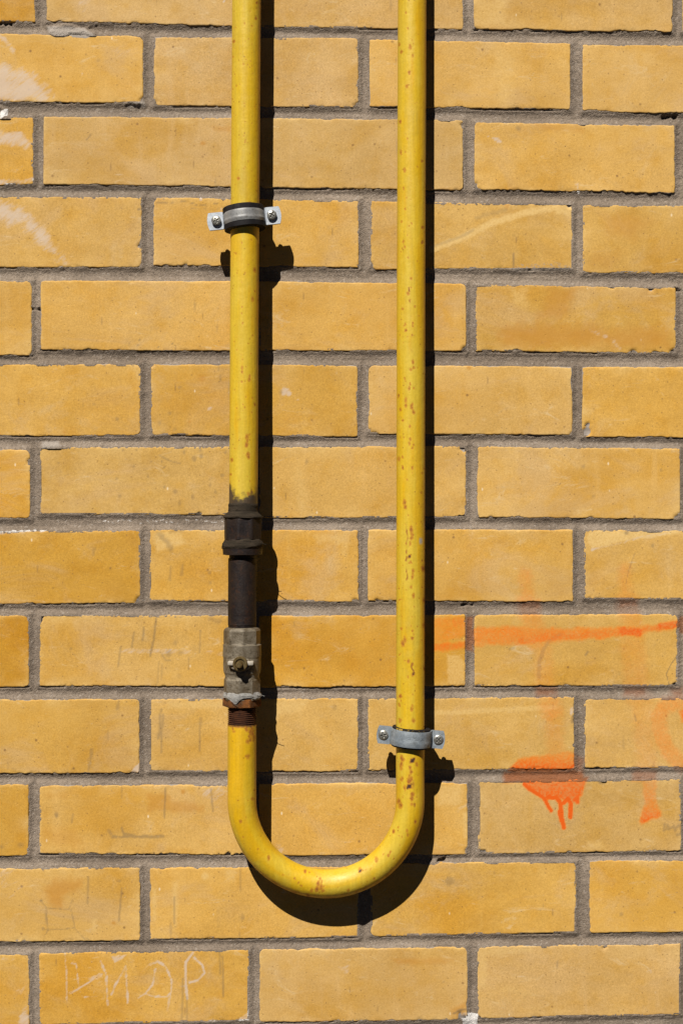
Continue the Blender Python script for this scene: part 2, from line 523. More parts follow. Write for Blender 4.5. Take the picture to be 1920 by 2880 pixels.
# mortar left on faces
patch(4, [(128, 70), (180, 74), (232, 76), (262, 92), (268, 104), (240, 110), (200, 104), (140, 98)], 5, 1.0, 5)
patch(4, [(356, 294), (408, 278), (408, 300), (360, 304)], 4, 0.8, 4)
patch(4, [(1440, 742), (1560, 735), (1610, 744), (1600, 762), (1440, 764)], 5, 0.42, 5)
patch(4, [(118, 1240), (165, 1240), (170, 1258), (118, 1262)], 4, 0.8, 4)
patch(1, [(1368, 382), (1402, 386), (1414, 402), (1398, 402)], 4, 0.85, 2)
dot(1, 1803, 450, 5, 3, 0.6); dot(1, 1355, 415, 2, 1, 1)
stroke(1, [(1622, 520), (1626, 541)], 6, 3, 0.8)
# long pale scrape, row four right
stroke(5, [(1216, 700), (1300, 668), (1380, 628), (1480, 596), (1560, 584)], 14, 6, 0.9, 5)
stroke(2, [(1225, 690), (1290, 668), (1330, 648)], 5, 3, 0.35, 3)
stroke(2, [(1340, 612), (1420, 590)], 8, 5, 0.3, 5)
patch(5, [(1540, 578), (1608, 578), (1608, 612), (1560, 598)], 5, 0.7, 6)
stroke(2, [(1443, 712), (1443, 752)], 3, 1.5, 0.65)
stroke(2, [(1455, 360), (1458, 362)], 8, 4, 0.5)
dot(3, 1425, 580, 7, 2, 0.9)
patch(3, [(1690, 600), (1770, 595), (1850, 620), (1780, 680), (1700, 670)], 40, 0.55, 15)
patch(3, [(1660, 700), (1760, 700), (1720, 760), (1650, 755)], 30, 0.35, 15)
patch(3, [(1395, 912), (1560, 900), (1720, 920), (1890, 915), (1890, 985), (1400, 985)], 36, 0.78, 18)
patch(3, [(1540, 800), (1620, 808), (1600, 900), (1500, 905)], 24, 0.6, 12)
patch(5, [(1430, 810), (1490, 805), (1480, 870), (1440, 860)], 20, 0.5, 12)
stroke(1, [(1660, 930), (1720, 955), (1745, 985)], 6, 5, 0.35, 3)
patch(3, [(1490, 348), (1640, 350), (1640, 372), (1560, 372)], 10, 0.45, 8)
# row two/three small marks
dot(2, 277, 171, 4, 2, 0.4); stroke(2, [(243, 395), (256, 378)], 3, 2, 0.5); dot(2, 392, 588, 4, 2, .7)
dot(3, 571, 403, 6, 3, .8); patch(3, [(590, 355), (650, 356), (650, 372), (600, 370)], 8, .6, 5)
stroke(2, [(430, 572), (520, 566), (560, 578), (610, 572)], 1.6, 1.2, 0.55, 3)
stroke(2, [(540, 585), (600, 590), (640, 580)], 1.6, 1.2, 0.4, 3)
dot(1, 565, 560, 5, 2, .8); patch(1, [(619, 588), (624, 578), (628, 592), (618, 593)], 2, 0.9, 1)
# bluish dots and drops, rows five to seven
for x, y in ((356, 955), (364, 968), (392, 956), (388, 972), (394, 973), (484, 967), (446, 975), (455, 1298)):
    dot(2, x, y, 2.2, 1.3, 0.75)
stroke(2, [(447, 1280), (480, 1297), (508, 1304)], 2, 1.5, 0.55, 1)
stroke(2, [(458, 1317), (465, 1312)], 2.5, 1.5, 0.5)
for x, y, r, e in ((566, 1281, 5, 1.5), (546, 1290, 6, 1.2), (518, 1272, 4, 1.6), (563, 1266, 4, 1.5), (634, 1272, 4, 1.4),
                   (625, 1337, 6, 1.0), (606, 1383, 4, 1.3), (591, 1365, 4, 1.2), (542, 1398, 4, 2.0), (505, 1415, 4, 2.0),
                   (493, 1382, 6, 1.0), (463, 1370, 3.5, 1.2), (416, 1340, 3.5, 1.3), (376, 1312, 3, 1.3), (346, 1266, 3, 1.2),
                   (328, 1346, 3.5, 1), (337, 1395, 4, 1.5), (426, 1298, 3, 1), (384, 1266, 3, 1.3), (330, 1178, 6, .9), (478, 1162, 4, 1.3),
                   (449, 1190, 4, 1.6), (493, 1208, 4, 1), (505, 1089, 5, 1), (615, 1034, 4, 1.8), (620, 1064, 4, 2), (265, 1136, 3, 1),
                   (862, 1298, 4, 2.2), (590, 1610, 5, 1), (591, 1639, 4, 1), (548, 861, 3, 4), (612, 920, 2, 5), (165, 1302, 3, 1),
                   (1640, 1312, 5, 1), (1668, 1396, 4, 1), (1397, 1414, 2.5, 1), (1372, 1318, 2.5, 1), (1858, 1322, 4, 1.2), (1834, 1535, 5, 1.3),
                   (1265, 2478, 12, 1), (1390, 2454, 3, 1), (1745, 2571, 6, .8), (336, 2478, 4, 1), (682, 2580, 6, 1.6), (1247, 2762, 2.5, 1)):
    dot(2, x, y, r, 2.2, 0.42, e)
dot(3, 568, 1064, 9, 6, .6); dot(3, 533, 1186, 4, 2, .9); dot(3, 181, 1216, 5, 3, .7); dot(3, 1318, 1034, 6, 2, 1.0)
# chipped white pit
dot(1, 800, 1100, 12, 4, 0.85); dot(1, 812, 1106, 7, 2, 1); dot(2, 790, 1104, 5, 3, .4); dot(1, 837, 1124, 4, 2, .8); dot(1, 591, 1150, 6, 3, .6)
patch(5, [(820, 1258), (840, 1258), (870, 1400), (860, 1445), (830, 1440)], 20, .35, 10)
# white dashes on the joint
for i in range(26):
    x = 272 + i * 13.8 + rng.uniform(-4, 4)
    if rng.random() < 0.8:
        stroke(1, [(x, 1464 + 3 * math.sin(i * .9) + rng.uniform(-3, 5)), (x + rng.uniform(3, 10), 1466 + 3 * math.sin(i * .9) + rng.uniform(-4, 4))], 2.8, 1.8, 0.62)
# scraped patch, row eight
patch(5, [(424, 1492), (520, 1492), (520, 1530), (440, 1560)], 14, 0.8, 8)
stroke(2, [(448, 1502), (470, 1525), (482, 1545)], 10, 6, 0.45, 6); stroke(2, [(480, 1495), (515, 1492)], 6, 4, .3, 4)
patch(5, [(870, 1498), (960, 1498), (990, 1530), (890, 1530)], 14, 0.55, 10); patch(5, [(960, 1492), (985, 1494), (976, 1570), (955, 1560)], 10, .5, 6)
patch(5, [(1650, 1492), (1900, 1490), (1920, 1500), (1760, 1522), (1664, 1546), (1650, 1530)], 7, 0.95, 5)
stroke(1, [(1664, 1546), (1740, 1528), (1800, 1510), (1880, 1500)], 5, 3, 0.45, 3)
dot(2, 1761, 1498, 6, 3, .6)
stroke(2, [(1785, 1555), (1770, 1600)], 1.5, 1.2, .4, 2)
# drip streaks (thin dirty runs)
for pts, w, s in (([(718, 490), (706, 590), (690, 662)], 5, .55), ([(662, 530), (655, 590)], 4, .5), ([(616, 552), (606, 622)], 4, .45),
                  ([(556, 622), (543, 710)], 4, .4), ([(920, 545), (918, 645)], 4, .4), ([(868, 668), (866, 722)], 3, .4), ([(730, 690), (724, 790)], 3, .3),
                  ([(745, 700), (742, 770)], 3, .3), ([(785, 255), (780, 312)], 5, .4), ([(838, 240), (834, 292)], 5, .4), ([(435, 165), (428, 195)], 5, .35),
                  ([(740, 905), (728, 1042)], 4.5, .48), ([(748, 930), (740, 1104)], 4.5, .48), ([(922, 945), (918, 1095)], 4, .45), ([(425, 1090), (410, 1188)], 4, .42),
                  ([(545, 868), (540, 908)], 5, .4), ([(1352, 505), (1350, 522)], 4, .3), ([(500, 1000), (496, 1040)], 3, .25)):
    stroke(2, Z(pts, 0, 1440), w, 2.0, s, 1.0)
for pts, w, s in (([(760, 190), (756, 328)], 4, .5), ([(970, 195), (978, 298)], 4, .45), ([(560, 185), (560, 235)], 3, .3), ([(335, 310), (330, 350)], 4, .35),
                  ([(406, 600), (403, 720)], 4, .42), ([(560, 650), (547, 800)], 4, .45), ([(802, 690), (800, 812)], 4, .5), ([(1104, 555), (1104, 662)], 3, .35),
                  ([(1004, 740), (1004, 830)], 3, .25), ([(690, 610), (690, 700)], 3, .3),
                  ([(1008, 945), (1012, 1045)], 4, .42), ([(1022, 965), (1026, 1148)], 4.5, .45), ([(840, 1065), (836, 1270)], 4.5, .4), ([(858, 1150), (860, 1270)], 4, .35), ([(420, 10), (410, 90)], 4, .4)):
    stroke(2, Z(pts, 0, 2100), w, 2.0, s, 1.0)
stroke(1, Z([(560, 638), (800, 640), (1040, 650)], 0, 1440), 9, 6, 0.28, 3)
# greyish pink blots
dot(4, 239, 1820, 12, 10, .25); patch(4, Z([(225, 700), (320, 705), (320, 790), (230, 790)], 0, 1440), 14, 0.30, 8)
dot(2, 474, 1838, 9, 6, .4); dot(2, 493, 1808, 6, 4, .35); dot(2, 508, 1836, 7, 5, .3); dot(2, 504, 1900, 6, 5, .25); dot(2, 548, 1824, 10, 8, .12)
stroke(2, Z([(745, 655), (760, 680), (785, 683)], 0, 1440), 4, 2, .4)
stroke(2, Z([(965, 490), (1005, 505)], 0, 1440), 9, 5, .3, 5); dot(2, 200, 1825, 4, 3, .35)
patch(1, Z([(596, 1200), (622, 1170), (642, 1155), (642, 1196)], 0, 1440), 4, 1.0, 2)
patch(5, Z([(770, 860), (1040, 860), (1040, 910), (780, 905)], 0, 1440), 14, .6, 10); patch(5, Z([(1255, 860), (1420, 860), (1400, 920), (1260, 940)], 0, 1440), 14, .6, 10)
dot(2, 940, 1990, 7, 5, .35)
stroke(1, Z([(0, 92), (110, 88), (215, 86)], 0, 1440), 6, 4, .55, 4)
# orange spray paint
OX, OY = 960, 1440
patch(0, Z([(415, 485), (575, 478), (575, 575), (415, 612)], OX, OY), 9, 0.50, 7)
patch(0, Z([(415, 600), (480, 596), (575, 592), (575, 632), (500, 640), (415, 645)], OX, OY), 8, 0.80, 6)
patch(0, Z([(500, 478), (575, 478), (575, 540), (505, 540)], OX, OY), 12, 0.78, 7)
patch(5, Z([(482, 655), (545, 650), (566, 700), (566, 790), (484, 800)], OX, OY), 8, .60, 8)
patch(0, Z([(580, 528), (760, 522), (900, 528), (1100, 530), (1300, 524), (1440, 512), (1546, 494), (1546, 534), (1430, 556), (1330, 572), (1150, 588), (1000, 602), (860, 616), (720, 614), (580, 625)], OX, OY), 9, 0.70, 7)
patch(0, Z([(820, 560), (1000, 552), (1250, 536), (1440, 516), (1546, 498), (1546, 534), (1430, 556), (1330, 572), (1150, 588), (1000, 600), (860, 612), (780, 612)], OX, OY), 7, 0.78, 8)
stroke(0, Z([(1290, 548), (1360, 552)], OX, OY), 22, 8, 0.92, 5); stroke(0, Z([(1460, 528), (1542, 515)], OX, OY), 18, 6, 0.9, 3)
for pts, w, s in (([(842, 290), (858, 420)], 26, .42), ([(850, 420), (900, 590)], 62, .45), ([(925, 600), (935, 815)], 48, .26), ([(940, 815), (955, 900)], 60, .30),
                  ([(960, 890), (968, 920)], 52, .50), ([(970, 920), (985, 1110)], 46, .26), ([(1300, 260), (1306, 410)], 26, .34), ([(1310, 410), (1330, 500)], 60, .35),
                  ([(1335, 600), (1360, 850)], 70, .24), ([(1380, 850), (1405, 1190)], 60, .20)):
    stroke(0, Z(pts, OX, OY), w * .75, 20, s * .75, 9)
stroke(0, Z([(1560, 868), (1490, 885), (1455, 940), (1462, 1020), (1500, 1100), (1560, 1160)], OX, OY), 34, 14, 0.42, 6)
patch(0, Z([(1545, 915), (1575, 885), (1600, 960), (1560, 970)], OX, OY), 8, 0.8, 4)
patch(0, Z([(762, 1196), (775, 1165), (812, 1136), (870, 1122), (960, 1110), (1040, 1098), (1074, 1108), (1074, 1175), (1045, 1190), (900, 1196)], OX, OY), 6, 1.0, 5, (0, 1440 + 1100 * .6122, 0.60, 0, 1440 + 1190 * .6122, 0.98))
stroke(0, Z([(766, 1188), (850, 1190), (950, 1188), (1050, 1180), (1068, 1160)], OX, OY), 5, 4, 0.97, 2)
patch(0, Z([(740, 1190), (1115, 1180), (1120, 1250), (740, 1250)], OX, OY), 10, 0.85, 5)
patch(0, Z([(1068, 1110), (1115, 1130), (1115, 1200), (1068, 1200)], OX, OY), 14, 0.55, 5)
patch(0, Z([(1330, 1185), (1450, 1185), (1450, 1240), (1330, 1240)], OX, OY), 12, 0.5, 6)
for x0, x1, yy in ((820, 920, 425), (1270, 1360, 420), (890, 990, 825), (1290, 1400, 825), (1510, 1568, 830)):
    patch(0, Z([(x0, yy - 25), (x1, yy - 25), (x1, yy + 25), (x0, yy + 25)], OX, OY), 14, 0.55, 8)
patch(0, Z([(570, 480), (606, 480), (606, 640), (570, 640)], OX, OY), 6, 0.7, 4); patch(0, Z([(1548, 480), (1575, 480), (1575, 560), (1548, 560)], OX, OY), 6, 0.7, 4)
OY = 2100
patch(0, Z([(800, 140), (1135, 140), (1118, 185), (1102, 228), (1070, 246), (1020, 252), (990, 238), (958, 230), (935, 246), (900, 222), (858, 196)], OX, OY), 6, 0.90, 4)
stroke(0, Z([(838, 172), (862, 196), (900, 218), (930, 238), (950, 278), (962, 294)], OX, OY), 10, 3, 1.0, 1)
stroke(0, Z([(950, 232), (985, 236), (1004, 256), (1010, 320), (1020, 372)], OX, OY), 12, 2.5, 1.0, 1)
stroke(0, Z([(1003, 300), (1012, 340)], OX, OY), 15, 2.5, 1.0, 1)
stroke(0, Z([(1020, 258), (1040, 240), (1052, 262), (1050, 324)], OX, OY), 12, 2.5, 1.0, 1)
stroke(0, Z([(1068, 246), (1084, 232), (1082, 256)], OX, OY), 11, 2.5, 0.97, 1); stroke(0, Z([(1100, 226), (1108, 195)], OX, OY), 5, 3, .85, 1)
patch(0, Z([(1375, 140), (1446, 140), (1448, 260), (1478, 322), (1425, 338), (1375, 358), (1364, 342), (1388, 262)], OX, OY), 7, 1.0, 5, (0, 2100 + 150 * .6122, 0.30, 0, 2100 + 345 * .6122, 0.92))
# grey arc, scribble and cracks on the right
stroke(2, Z([(1005, 562), (960, 588), (930, 625), (908, 690), (906, 760)], 960, 1440), 8, 4, 0.38, 3)
stroke(2, Z([(1130, 642), (1120, 658)], 960, 1440), 5, 2, .5); stroke(2, Z([(770, 630), (790, 626)], 960, 1440), 5, 3, .35)
stroke(2, Z([(1540, 660), (1512, 700), (1490, 745), (1504, 792)], 960, 1440), 1.8, 1.2, .75, 1)
stroke(2, Z([(1345, 190), (1320, 260), (1305, 330)], 960, 1440), 1.5, 1.2, .5, 1)
patch(1, Z([(1042, 900), (1062, 890), (1062, 945), (1050, 940)], 960, 1440), 5, .7, 3); stroke(2, Z([(1062, 940), (1058, 965)], 960, 1440), 6, 3, .6)
stroke(2, Z([(1345, 930), (1352, 958)], 960, 1440), 3, 1.5, .55)
stroke(5, Z([(430, 925), (600, 915), (820, 905), (980, 900)], 960, 1440), 9, 5, .6, 5)
for p in ([(1482, 355), (1478, 385), (1500, 372), (1496, 360)], [(1500, 380), (1525, 365), (1530, 385)], [(1535, 372), (1560, 355), (1556, 400)], [(1560, 385), (1600, 360)], [(1540, 405), (1590, 395)]):
    stroke(2, Z(p, 960, 2100), 5, 3, 0.45, 2)
dot(2, 1690, 2197, 10, 4, .75)
patch(5, Z([(1125, 430), (1190, 435), (1220, 480), (1130, 475)], 960, 2100), 10, .5, 8)
patch(5, Z([(430, 165), (560, 165), (560, 280), (440, 270)], 960, 2100), 16, .65, 10); patch(5, Z([(556, 300), (582, 290), (582, 430), (560, 420)], 960, 2100), 6, .7, 4)
# row eleven: rubbed brown and dark smears
patch(3, Z([(670, 215), (760, 205), (790, 240), (940, 270), (935, 305), (680, 300)], 0, 2100), 12, 0.62, 8)
patch(3, Z([(190, 370), (340, 370), (400, 440), (380, 480), (200, 440)], 0, 2100), 20, 0.38, 12); patch(3, Z([(200, 215), (330, 210), (300, 240), (220, 240)], 0, 2100), 12, .35, 8)
stroke(2, Z([(520, 412), (560, 416), (600, 410), (660, 414), (750, 412)], 0, 2100), 6, 4, 0.55, 4); stroke(2, Z([(560, 372), (570, 400), (606, 408)], 0, 2100), 5, 3, .5, 3); stroke(2, Z([(500, 385), (510, 400)], 0, 2100), 7, 4, .4)
dot(2, 159, 2292, 5, 3, .6, 1.6); dot(2, 60, 2377, 8, 5, .35); dot(2, 5, 2382, 6, 4, .4); dot(3, 515, 2226, 6, 3, .9)
patch(1, Z([(900, 180), (1040, 178), (1040, 240), (990, 300), (950, 240)], 0, 2100), 24, .35, 12)
patch(1, Z([(1260, 430), (1300, 445), (1310, 490), (1270, 495)], 0, 2100), 12, .5, 6)
# row twelve: stain and the pencilled house
patch(3, Z([(190, 660), (260, 600), (380, 600), (395, 640), (310, 690), (290, 745), (220, 735)], 0, 2100), 22, 0.75, 12)
patch(1, Z([(-20, 560), (60, 560), (100, 640), (60, 690), (-20, 690)], 0, 2100), 40, .42, 14)
for p in ([(188, 706), (214, 741), (318, 748), (332, 706)], [(214, 766), (222, 842), (346, 834), (328, 748)], [(196, 834), (222, 842), (204, 872)], [(340, 826), (346, 836), (396, 892)], [(400, 880), (440, 910), (470, 912)]):
    stroke(2, Z(p, 0, 2100), 1.8, 1.2, 0.48, 1.6)
dot(2, 116, 2533, 4, 2, .7); dot(2, 122, 2612, 4, 2, .5); dot(3, 320, 2596, 5, 3, .8); patch(5, Z([(420, 790), (445, 790), (445, 850), (425, 850)], 0, 2100), 8, .5, 5)
patch(5, Z([(700, 650), (720, 650), (720, 800), (700, 800)], 0, 2100), 6, .55, 4); patch(5, Z([(790, 620), (820, 620), (816, 830), (795, 830)], 0, 2100), 8, .6, 5); dot(5, 577, 2464, 10, 5, .8); patch(5, Z([(1030, 560), (1090, 560), (1080, 620), (1035, 620)], 0, 2100), 10, .5, 6)
# row thirteen: scratched letters
L = lambda p: [(150 + x * .3508, 2640 + y * .3508) for x, y in p]
for p, w, s in (([(95, 120), (108, 300), (110, 505)], 5, .50), ([(140, 195), (185, 205), (205, 400), (232, 462)], 4, .32), ([(130, 440), (220, 390), (300, 345), (395, 285)], 5, .50),
                ([(382, 185), (425, 290), (436, 530)], 6, .55), ([(466, 448), (520, 330), (582, 220), (590, 400), (600, 520)], 6, .58), ([(690, 285), (760, 215), (838, 182)], 6, .45),
                ([(838, 182), (905, 230), (950, 340), (945, 430), (912, 470)], 6, .62), ([(680, 478), (735, 442), (800, 465), (905, 470)], 6, .68), ([(735, 442), (796, 372), (818, 245)], 5, .50),
                ([(940, 430), (915, 580)], 7, .38), ([(1118, 112), (1062, 190), (1058, 340), (1075, 485)], 6, .75), ([(1130, 155), (1195, 215), (1212, 275), (1160, 335), (1092, 352)], 6, .72),
                ([(250, 470), (350, 462)], 4, .3), ([(995, 384), (1070, 378)], 4, .5)):
    stroke(1, L(p), w * .8, 2.6, min(1, s * 1.2), 1.4)
patch(1, L([(270, 320), (370, 275), (400, 280), (395, 310), (300, 345)]), 4, .75, 3); patch(1, L([(140, 430), (215, 385), (220, 420), (150, 450)]), 4, .7, 3)
patch(1, L([(465, 145), (520, 130), (592, 128), (560, 165), (490, 198)]), 4, .72, 3)
patch(1, [(692, 2850), (702, 2820), (702, 2872), (660, 2876)], 4, .5, 3); patch(1, [(580, 2862), (612, 2866), (606, 2878), (580, 2876)], 4, .4, 3)
patch(1, [(60, 2835), (82, 2820), (84, 2890), (50, 2890)], 8, .7, 4); patch(1, [(40, 2784), (80, 2768), (60, 2800)], 6, .45, 4); patch(1, [(0, 2690), (50, 2695), (40, 2705), (0, 2702)], 6, .4, 4)
patch(3, [(1100, 2697), (1230, 2690), (1275, 2700), (1250, 2712), (1120, 2714)], 10, .6, 6)
patch(1, [(1290, 2845), (1345, 2850), (1345, 2885), (1300, 2885)], 5, .65, 4); stroke(2, [(1275, 2850), (1300, 2838), (1318, 2842)], 5, 3, .7, 3); patch(3, [(1265, 2835), (1312, 2815), (1312, 2870), (1265, 2872)], 8, .7, 6)
patch(1, [(945, 2715), (985, 2710), (980, 2740), (955, 2738)], 10, .35, 6); dot(1, 1828, 2731, 4, 2, .8); stroke(2, [(1566, 2705), (1568, 2722)], 3, 1.5, .5)
patch(5, [(1341, 2662), (1500, 2660), (1500, 2680), (1370, 2690), (1365, 2780), (1345, 2780)], 10, .5, 6)
patch(5, [(1600, 2820), (1400, 2790), (1420, 2770)], 10, .2, 6)
# vertical sheen of old lime, top right
patch(5, [(1325, -10), (1430, -10), (1430, 82), (1325, 82)], 25, .55, 10); patch(5, [(1380, 115), (1470, 118), (1440, 305), (1390, 303)], 35, .40, 10)
patch(1, [(215, -10), (260, -10), (255, 45), (225, 40)], 20, .30, 8); patch(1, [(300, 125), (400, 120), (380, 190), (310, 180)], 30, .18, 10)

# ------------------------------------------------------------------ the brick courses (photo pixels)
# one course: list of bricks (x-left-top, x-left-bottom, x-right-top, x-right-bottom, yTL, yTR, yBR, yBL, tone)
G = 604
COURSES = [
    [(-476, 101, -111, -104, 63, 58, .95), (130, 700, -108, -100, 76, 60, .16), (727, 1303, -100, -88, 84, 76, .12), (1330, 1891, -88, -80, 92, 83, .16), (1917, 2490, -80, -70, 100, 93, .3)],
    [(-172, 404, 90, 100, 291, 286, .42), (432, 1008, 103, 105, 303, 297, .12), (1038, 1604, 109, 121, 309, 301, .25), (1636, 2210, 124, 130, 324, 315, .22)],
    [(-480, 95, 330, 327, 520, 522, .62), (122, 699, 326, 330, 527, 519, .12), (726, 1302, 330, 336, 536, 528, .16), (1333, 1897, 343, 351, 545, 534, .34), (1926, 2500, 352, 358, 552, 546, .3)],
    [(-174, 400, 550, 553, 753, 753, .30), (430, 1009, 554, 563, 753, 748, .40), (1040, 1611, 564, 575, 757, 759, .34), (1637, 2212, 575, 578, 772, 768, .42)],
    [(-484, 91, 784, 789, 1000, 998, .35), (114, 700, 788, 790, 988, 985, .28), (727, 1311, 790, 797, 988, 987, .36), (1335, 1900, 799, 807, 996, 989, .48), (1928, 2500, 808, 812, 1000, 996, .4)],
    [(-176, 397, 1023, 1023, 1227, 1227, .48), (424, 1006, 1023, 1026, 1229, 1225, .62), (1035, 1609, 1026, 1031, 1225, 1221, .22), (1635, 2210, 1031, 1031, 1233, 1230, .50)],
    [(-490, 86, 1256, 1264, 1459, 1459, .78), (111, 700, 1257, 1254, 1450, 1447, .26), (727, 1311, 1254, 1254, 1456, 1458, .26), (1341, 1912, 1254, 1260, 1461, 1456, .24), (1940, 2510, 1260, 1264, 1464, 1461, .3)],
    [(-180, 396, 1494, 1491, 1697, 1702, .86), (420, 1009, 1489, 1490, 1694, 1693, .48), (1033, 1611, 1489, 1489, 1694, 1691, .44), (1641, 2215, 1489, 1493, 1692, 1684, .28)],
    [(-492, 83, 1730, 1729, 1933, 1934, 1.0), (111, 700, 1729, 1729, 1932, 1931, .26), (727, 1309, 1731, 1728, 1931, 1935, .84), (1332, 1906, 1728, 1726, 1930, 1931, .34), (1934, 2505, 1726, 1724, 1928, 1930, .4)],
    [(-182, 394, 1967, 1965, 2175, 2177, .44), (419, 1009, 1965, 1963, 2171, 2172, .26), (1033, 1615, 1963, 1960, 2165, 2169, .28), (1641, 2216, 1965, 1958, 2160, 2161, .20)],
    [(-494, 82, 2205, 2205, 2409, 2408, .72), (111, 700, 2209, 2206, 2406, 2403, .28), (727, 1315, 2204, 2200, 2404, 2408, .40), (1344, 1915, 2196, 2189, 2394, 2404, .16), (1942, 2515, 2188, 2184, 2388, 2394, .3)],
    [(-180, 396, 2444, 2438, 2646, 2652, .26), (421, 1009, 2440, 2436, 2638, 2644, .40), (1040, 1620, 2428, 2424, 2625, 2636, .46), (1655, 2228, 2420, 2418, 2620, 2625, .56)],
    [(-492, 84, 2684, 2682, 2888, 2892, .50), (110, 702, 2680, 2671, 2873, 2886, .52), (729, 1315, 2669, 2663, 2870, 2877, .14), (1341, 1913, 2662, 2653, 2856, 2867, .12), (1942, 2515, 2652, 2648, 2850, 2856, .3)],
]


def lin(a, b, t): return tuple(x + (y - x) * t for x, y in zip(a, b))


TONES = [(0, (.462, .296, .122)), (.25, (.522, .312, .082)), (.5, (.524, .294, .054)), (.85, (.500, .262, .031)), (1.0, (.465, .230, .018))]


def tone_col(t):
    return tuple(float(np.interp(t, [k[0] for k in TONES], [k[1][j] for k in TONES])) for j in range(3))


wall = empty('brick_wall', (0, 0, -1.35))
tag(wall, 'yellow brick wall with grey mortar joints and orange spray paint behind the pipe', 'wall')
WOFF = Vector((0, 0, 1.35))   # children are placed relative to the wall's base

# broken corners and bites out of the arrises: photo px and radius
NOTCH = [(1644, 1214, 20), (1652, 1196, 9), (1900, 1926, 13), (1046, 1226, 20), (1306, 1258, 15), (108, 1742, 14), (1317, 2392, 13), (1352, 2402, 15), (1894, 988, 13), (1040, 752, 16),
         (1312, 986, 15), (424, 1228, 13), (422, 1024, 12), (402, 286, 12), (396, 1226, 10), (1905, 1456, 13), (393, 1688, 13), (1610, 1224, 12), (86, 1300, 12), (640, 2404, 9), (1300, 2870, 22),
         (396, 690, 10), (1600, 578, 9), (1302, 350, 10), (1336, 530, 16), (1004, 300, 14), (432, 296, 14), (430, 560, 10), (1000, 1692, 11), (1060, 1690, 8), (1380, 1458, 9), (1660, 1460, 8), (1150, 2176, 7),
         (245, 2406, 8), (1700, 2664, 7), (690, 748, 12), (520, 750, 9), (905, 304, 9), (720, 1230, 8), (560, 1450, 10), (250, 986, 8), (1780, 990, 10), (1840, 992, 9), (1600, 2400, 8), (1830, 810, 10), (1720, 806, 9)]

BR = []     # world rectangles for the mortar: cx, cz, hx, hz, slopes


def grid_axis(length, step, edge):
    e = np.array(edge)
    n = max(2, int(round((length - 2 * e[-1]) / step)))
    core = np.linspace(e[-1], length - e[-1], n + 1)
    return np.concatenate([e[:-1], core, length - e[:-1][::-1]])


